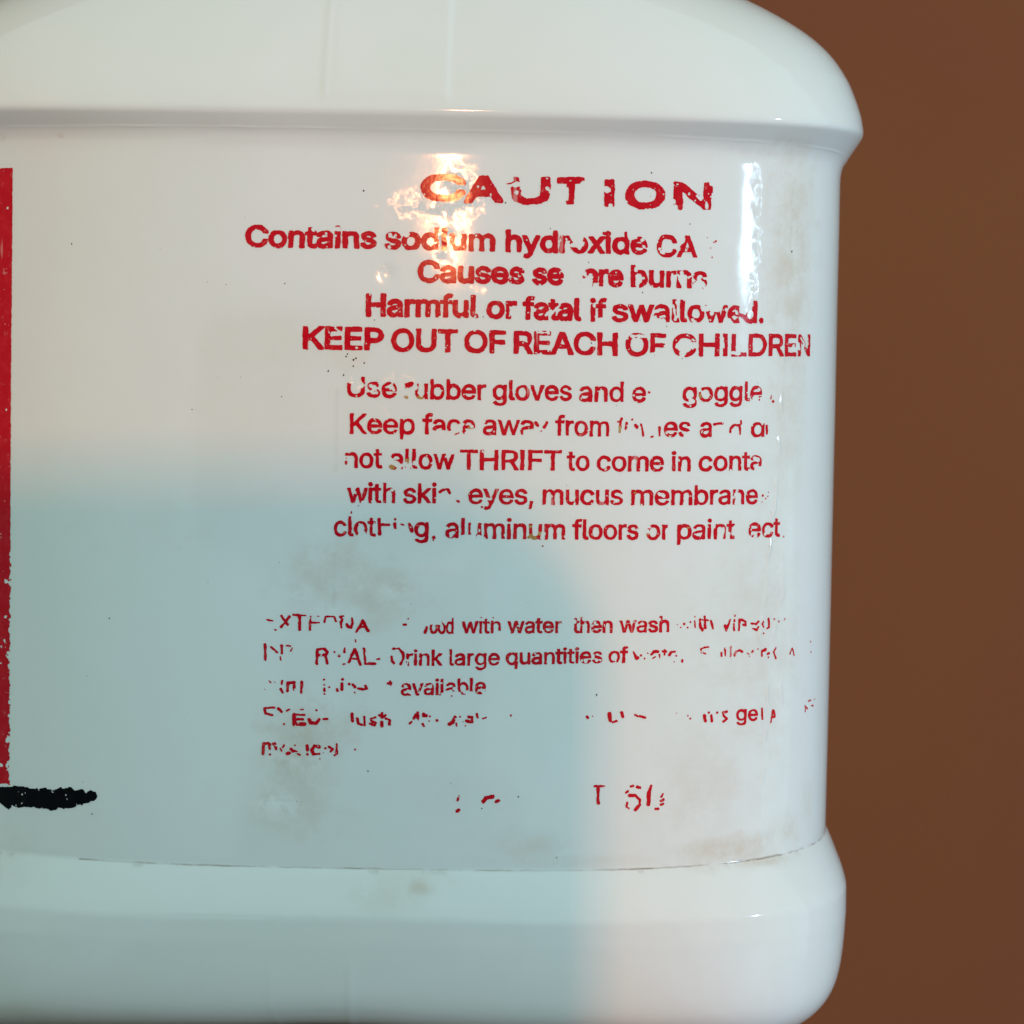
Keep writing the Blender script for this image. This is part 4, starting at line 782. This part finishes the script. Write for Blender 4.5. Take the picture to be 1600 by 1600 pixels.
def ink_object(name, line, mat, label=None, wear=.05, cell=CELL, lift=.035, kind=None, lost=True):
    ws = [w_ for w_ in WORDS if w_[0] == line]
    ss = [r for r in STROKES if r[0] == line]
    box = []
    for w_ in ws:
        box += [(w_[2] - 2, w_[4] - 2.5), (w_[3] + 2, w_[5] + 5.5)]
    for r in ss:
        p = r[2:]
        for i in range(0, len(p), 2):
            box += [(p[i] - r[1] - .5, p[i + 1] - r[1] - .5), (p[i] + r[1] + .5, p[i + 1] + r[1] + .5)]
    box = np.array(box)
    (u0, v0), (u1, v1) = box.min(0), box.max(0)
    nx, ny = int((u1 - u0) / cell) + 2, int((v1 - v0) / cell) + 2
    U, V_ = np.meshgrid(u0 + np.arange(nx) * cell, v0 + np.arange(ny) * cell)
    phi = np.full(U.shape, -5.)

    def window(a, b_, c_, d_):
        return (slice(max(0, int((b_ - v0) / cell)), max(0, int((d_ - v0) / cell) + 2)), slice(max(0, int((a - u0) / cell)), max(0, int((c_ - u0) / cell) + 2)))

    for (_, text, s0, s1, z0, z1, cap, off) in ws:
        # unwrapped pen positions, then fitted between s0 and s1
        pen, items = 0.0, []
        for ch in text:
            g = GLYPHS[ch]
            items.append((pen, g[:-1]))
            pen += g[-1] * .965
        allx = [x + p for p, g in items for c_ in g for x in c_[0::2]]
        lo, hi = min(allx), max(allx)
        kx = (s1 - s0 - 2 * off) / (hi - lo)
        ky = (cap - 2 * off) / 509.
        for p, g in items:
            polys = []
            for c_ in g:
                gx = s0 + off + (np.array(c_[0::2]) + p - lo) * kx
                gy = z0 + (z1 - z0) * (gx - s0) / (s1 - s0) + off + np.array(c_[1::2]) * ky
                polys.append(list(zip(gx, gy)))
            ap = np.array([q for pl in polys for q in pl])
            (a, b_), (c2, d2) = ap.min(0) - off - .3, ap.max(0) + off + .3
            win = window(a, b_, c2, d2)
            if phi[win].size:
                phi[win] = np.maximum(phi[win], glyph_field(U[win], V_[win], polys) + off)
    if lost:
        for rec in LOST:
            p = np.array(rec[1:]).reshape(-1, 2)
            r = rec[0] * 1.4 + .4
            a, b_ = p.min(0) - r
            c2, d2 = p.max(0) + r
            if c2 < u0 or a > u1 or d2 < v0 or b_ > v1:
                continue
            win = window(a, b_, c2, d2)
            if phi[win].size:
                uu, vv = U[win], V_[win]
                e = capsule(uu, vv, rec) + .05 + .32 * rec[0] + .12 * vnoise(uu, vv, .5, 41) + .06 * vnoise(uu, vv, .2, 42)
                phi[win] = np.minimum(phi[win], -e)
    for r in ss:
        rec = [r[1]] + r[2:]
        if line == 'band':
            continue
        p = np.array(rec[1:]).reshape(-1, 2)
        q = rec[0] + .3
        a, b_ = p.min(0) - q
        c2, d2 = p.max(0) + q
        win = window(a, b_, c2, d2)
        e = capsule(U[win], V_[win], rec) + .035
        e += .045 * vnoise(U[win], V_[win], .42, 43)
        phi[win] = np.maximum(phi[win], e)
    phi += wear * (.9 * vnoise(U, V_, .75, 51) + .55 * vnoise(U, V_, .3, 52) - .25)
    # pin holes and picked-off flakes
    fl = vnoise(U, V_, .62, 53) * .6 + vnoise(U, V_, .27, 54) * .4
    phi = np.minimum(phi, (.72 - .5 * wear - fl) * .5)
    if line == 'bar':
        phi = np.where(phi > -1, phi + .16 * vnoise(U, V_, .8, 55) + .12 * vnoise(U, V_, .3, 56) + .05, phi)
    verts, faces_ = march(phi, u0, v0, cell)
    if not verts:
        return None
    vv = np.array(verts)
    P3 = label_point(vv[:, 0], vv[:, 1], lift)
    o = link_mesh(name, (P3 - JL) * MM, faces_, mat, jug)
    if isinstance(mat, (list, tuple)):
        cen = np.array([vv[list(f)].mean(0) for f in faces_])
        mi = np.zeros(len(faces_), dtype=np.int32)
        for rec in TAN:
            mi[capsule(cen[:, 0], cen[:, 1], rec) > 0] = 1
        o.data.polygons.foreach_set("material_index", mi)
    if label:
        o["label"] = label
    if kind:
        o["kind"] = kind
    return o


LINES = [
    ("printed_heading", "heading", "large spaced red heading CAUTION, flaked", .085),
    ("printed_line", "contains", "bold red line about sodium hydroxide", .075),
    ("printed_line", "causes", "short bold red line about severe burns", .075),
    ("printed_line", "harmful", "bold red line, harmful or fatal if swallowed", .065),
    ("printed_line", "keep", "bold red capitals, keep out of reach of children", .065),
    ("printed_line", "use", "thin red line about rubber gloves and goggles", .06),
    ("printed_line", "face", "thin red line about keeping the face away from fumes", .06),
    ("printed_line", "allow", "thin red line ending in come in contact", .06),
    ("printed_line", "with", "thin red line about skin, eyes and mucus membranes", .06),
    ("printed_line", "clothing", "thin red line about clothing, aluminum floors or paint", .06),
    ("printed_line", "external", "small broken red line, external, wash with vinegar", .06),
    ("printed_line", "internal", "small broken red line, internal, drink large quantities of water", .06),
    ("printed_line", "citrus", "mostly lost small red line ending in available", .045),
    ("printed_line", "eyes", "mostly lost small red line starting with eyes", .045),
    ("printed_line", "medical", "last small red line, only medical left", .045),
    ("printed_line", "weight", "scattered remains of the red net weight line", .065)]
for (nm, ln, lb, wr) in LINES:
    ink_object(nm, ln, [RED, TANNED], lb, wr)

# black bar that ends at the red border
ink_object("printed_bar", "bar", BLACK, "ragged black bar at the foot of the red border", .10, lift=.05)

# red border band running round the left corner
edge = np.array([r for r in STROKES if r[0] == 'band'][0][2:]).reshape(-1, 2)
zt, zb = edge[0, 1], edge[-1, 1]
u0, v0 = edge[:, 0].min() - 16, zb - .6
nx, ny = int((edge[:, 0].max() + 1 - u0) / .075), int((zt + .6 - v0) / .075)
U, V_ = np.meshgrid(u0 + np.arange(nx) * .075, v0 + np.arange(ny) * .075)
right = np.interp(V_, edge[::-1, 1], edge[::-1, 0])
phi = np.minimum(np.minimum(right - U, zt - V_), np.minimum(V_ - zb, U - u0 - .2))
for rec in LOST:
    p = np.array(rec[1:]).reshape(-1, 2)
    if p[:, 0].max() < edge[:, 0].max() + 1.5:
        phi = np.minimum(phi, -(capsule(U, V_, rec) + .10 * vnoise(U, V_, .5, 61)))
phi += (.05 + .16 * np.clip((-16 - V_) / 8, 0, 1)) * (vnoise(U, V_, .5, 62) + .6 * vnoise(U, V_, .25, 63))
phi = np.minimum(phi, (.965 - vnoise(U, V_, .5, 64)) * .5)
vs, fs = march(phi, u0, v0, .075)
vv = np.array(vs)
band = link_mesh("printed_border", (label_point(vv[:, 0], vv[:, 1], .03) - JL) * MM, fs, RED, jug)
band["label"] = "solid red border band with chipped lower edge"

# dark specks of grit stuck to the wall
sp_s, sp_f = [], []
for (gs, gz, r) in SPECKS:
    k = 9
    a = np.linspace(0, 2 * math.pi, k, endpoint=False)
    rad = r * (1 + .35 * rng.randn(k).clip(-1, 1))
    P3 = label_point(gs + rad * np.cos(a) * .8, gz + rad * np.sin(a), .02)
    top = label_point(np.array([gs]), np.array([gz]), .02 + r * .5)
    b0 = len(sp_s)
    sp_s += [tuple((q - JL) * MM) for q in P3] + [tuple((top[0] - JL) * MM)]
    sp_f += [(b0 + i, b0 + (i + 1) % k, b0 + k) for i in range(k)]
sp = link_mesh("grit_specks", sp_s, np.array(sp_f), SPECK, jug)
sp["kind"] = "stuff"


# ================================================================ the phone that takes the picture, standing behind the lens
def rounded_box(x0, x1, y0, y1, z0, z1, r, seg=8):
    """slab in the xz plane with rounded corners"""
    out = []
    for (cx_, cz_, a0) in ((x1 - r, z1 - r, 0), (x0 + r, z1 - r, 90), (x0 + r, z0 + r, 180), (x1 - r, z0 + r, 270)):
        for k in range(seg + 1):
            a = math.radians(a0 + 90 * k / seg)
            out.append((cx_ + r * math.cos(a), cz_ + r * math.sin(a)))
    m_ = len(out)
    v = [(x, y0, z) for x, z in out] + [(x, y1, z) for x, z in out]
    f = [tuple(range(m_))[::-1], tuple(range(m_, 2 * m_))] + [(i, (i + 1) % m_, m_ + (i + 1) % m_, m_ + i) for i in range(m_)]
    return v, f


def to_obj(name, vf, mat, parent, origin):
    v = (np.array(vf[0]) - np.array(origin)) * MM
    return link_mesh(name, v, vf[1], mat, parent, smooth=False)


cy = CAM_POS[1]
po = (-30, cy - 20, FLOOR)
stand = thing("phone_stand", "low black stand on the bench holding the phone", "phone stand", po)
to_obj("base", rounded_box(-58, 40, cy - 26, cy + 6, FLOOR, FLOOR + 5, 2), DARK, stand, po)
to_obj("light_block_panel", rounded_box(-58, 40, cy - 24, cy - 14, FLOOR + 5.05, -44.1, 2), DARK, stand, po)  # unseen panel, added full width to keep lamp light off the bench
to_obj("cradle", rounded_box(-88, -8, cy - 24, cy - 1.5, -44, -41.1, 1), DARK, stand, po)
ph = thing("smartphone", "black smartphone on its stand opposite the jug", "phone", (-48, cy - 6, -41))
to_obj("shell", rounded_box(-126, 30, cy - 10, cy - 2, -41, 36.5, 21), DARK, ph, (-48, cy - 6, -41))
GLASS, nt, bs = new_mat("dark_screen_glass")
bs.inputs["Base Color"].default_value = (.01, .01, .012, 1)
bs.inputs["Roughness"].default_value = .08
to_obj("screen", rounded_box(-123, 27, cy - 10.3, cy - 10.05, -38, 33.5, 18), GLASS, ph, (-48, cy - 6, -41))
to_obj("camera_lens", rounded_box(14, 30 - 1, cy - 1.95, cy - .8, -11, 5, 7), GLASS, ph, (-48, cy - 6, -41))
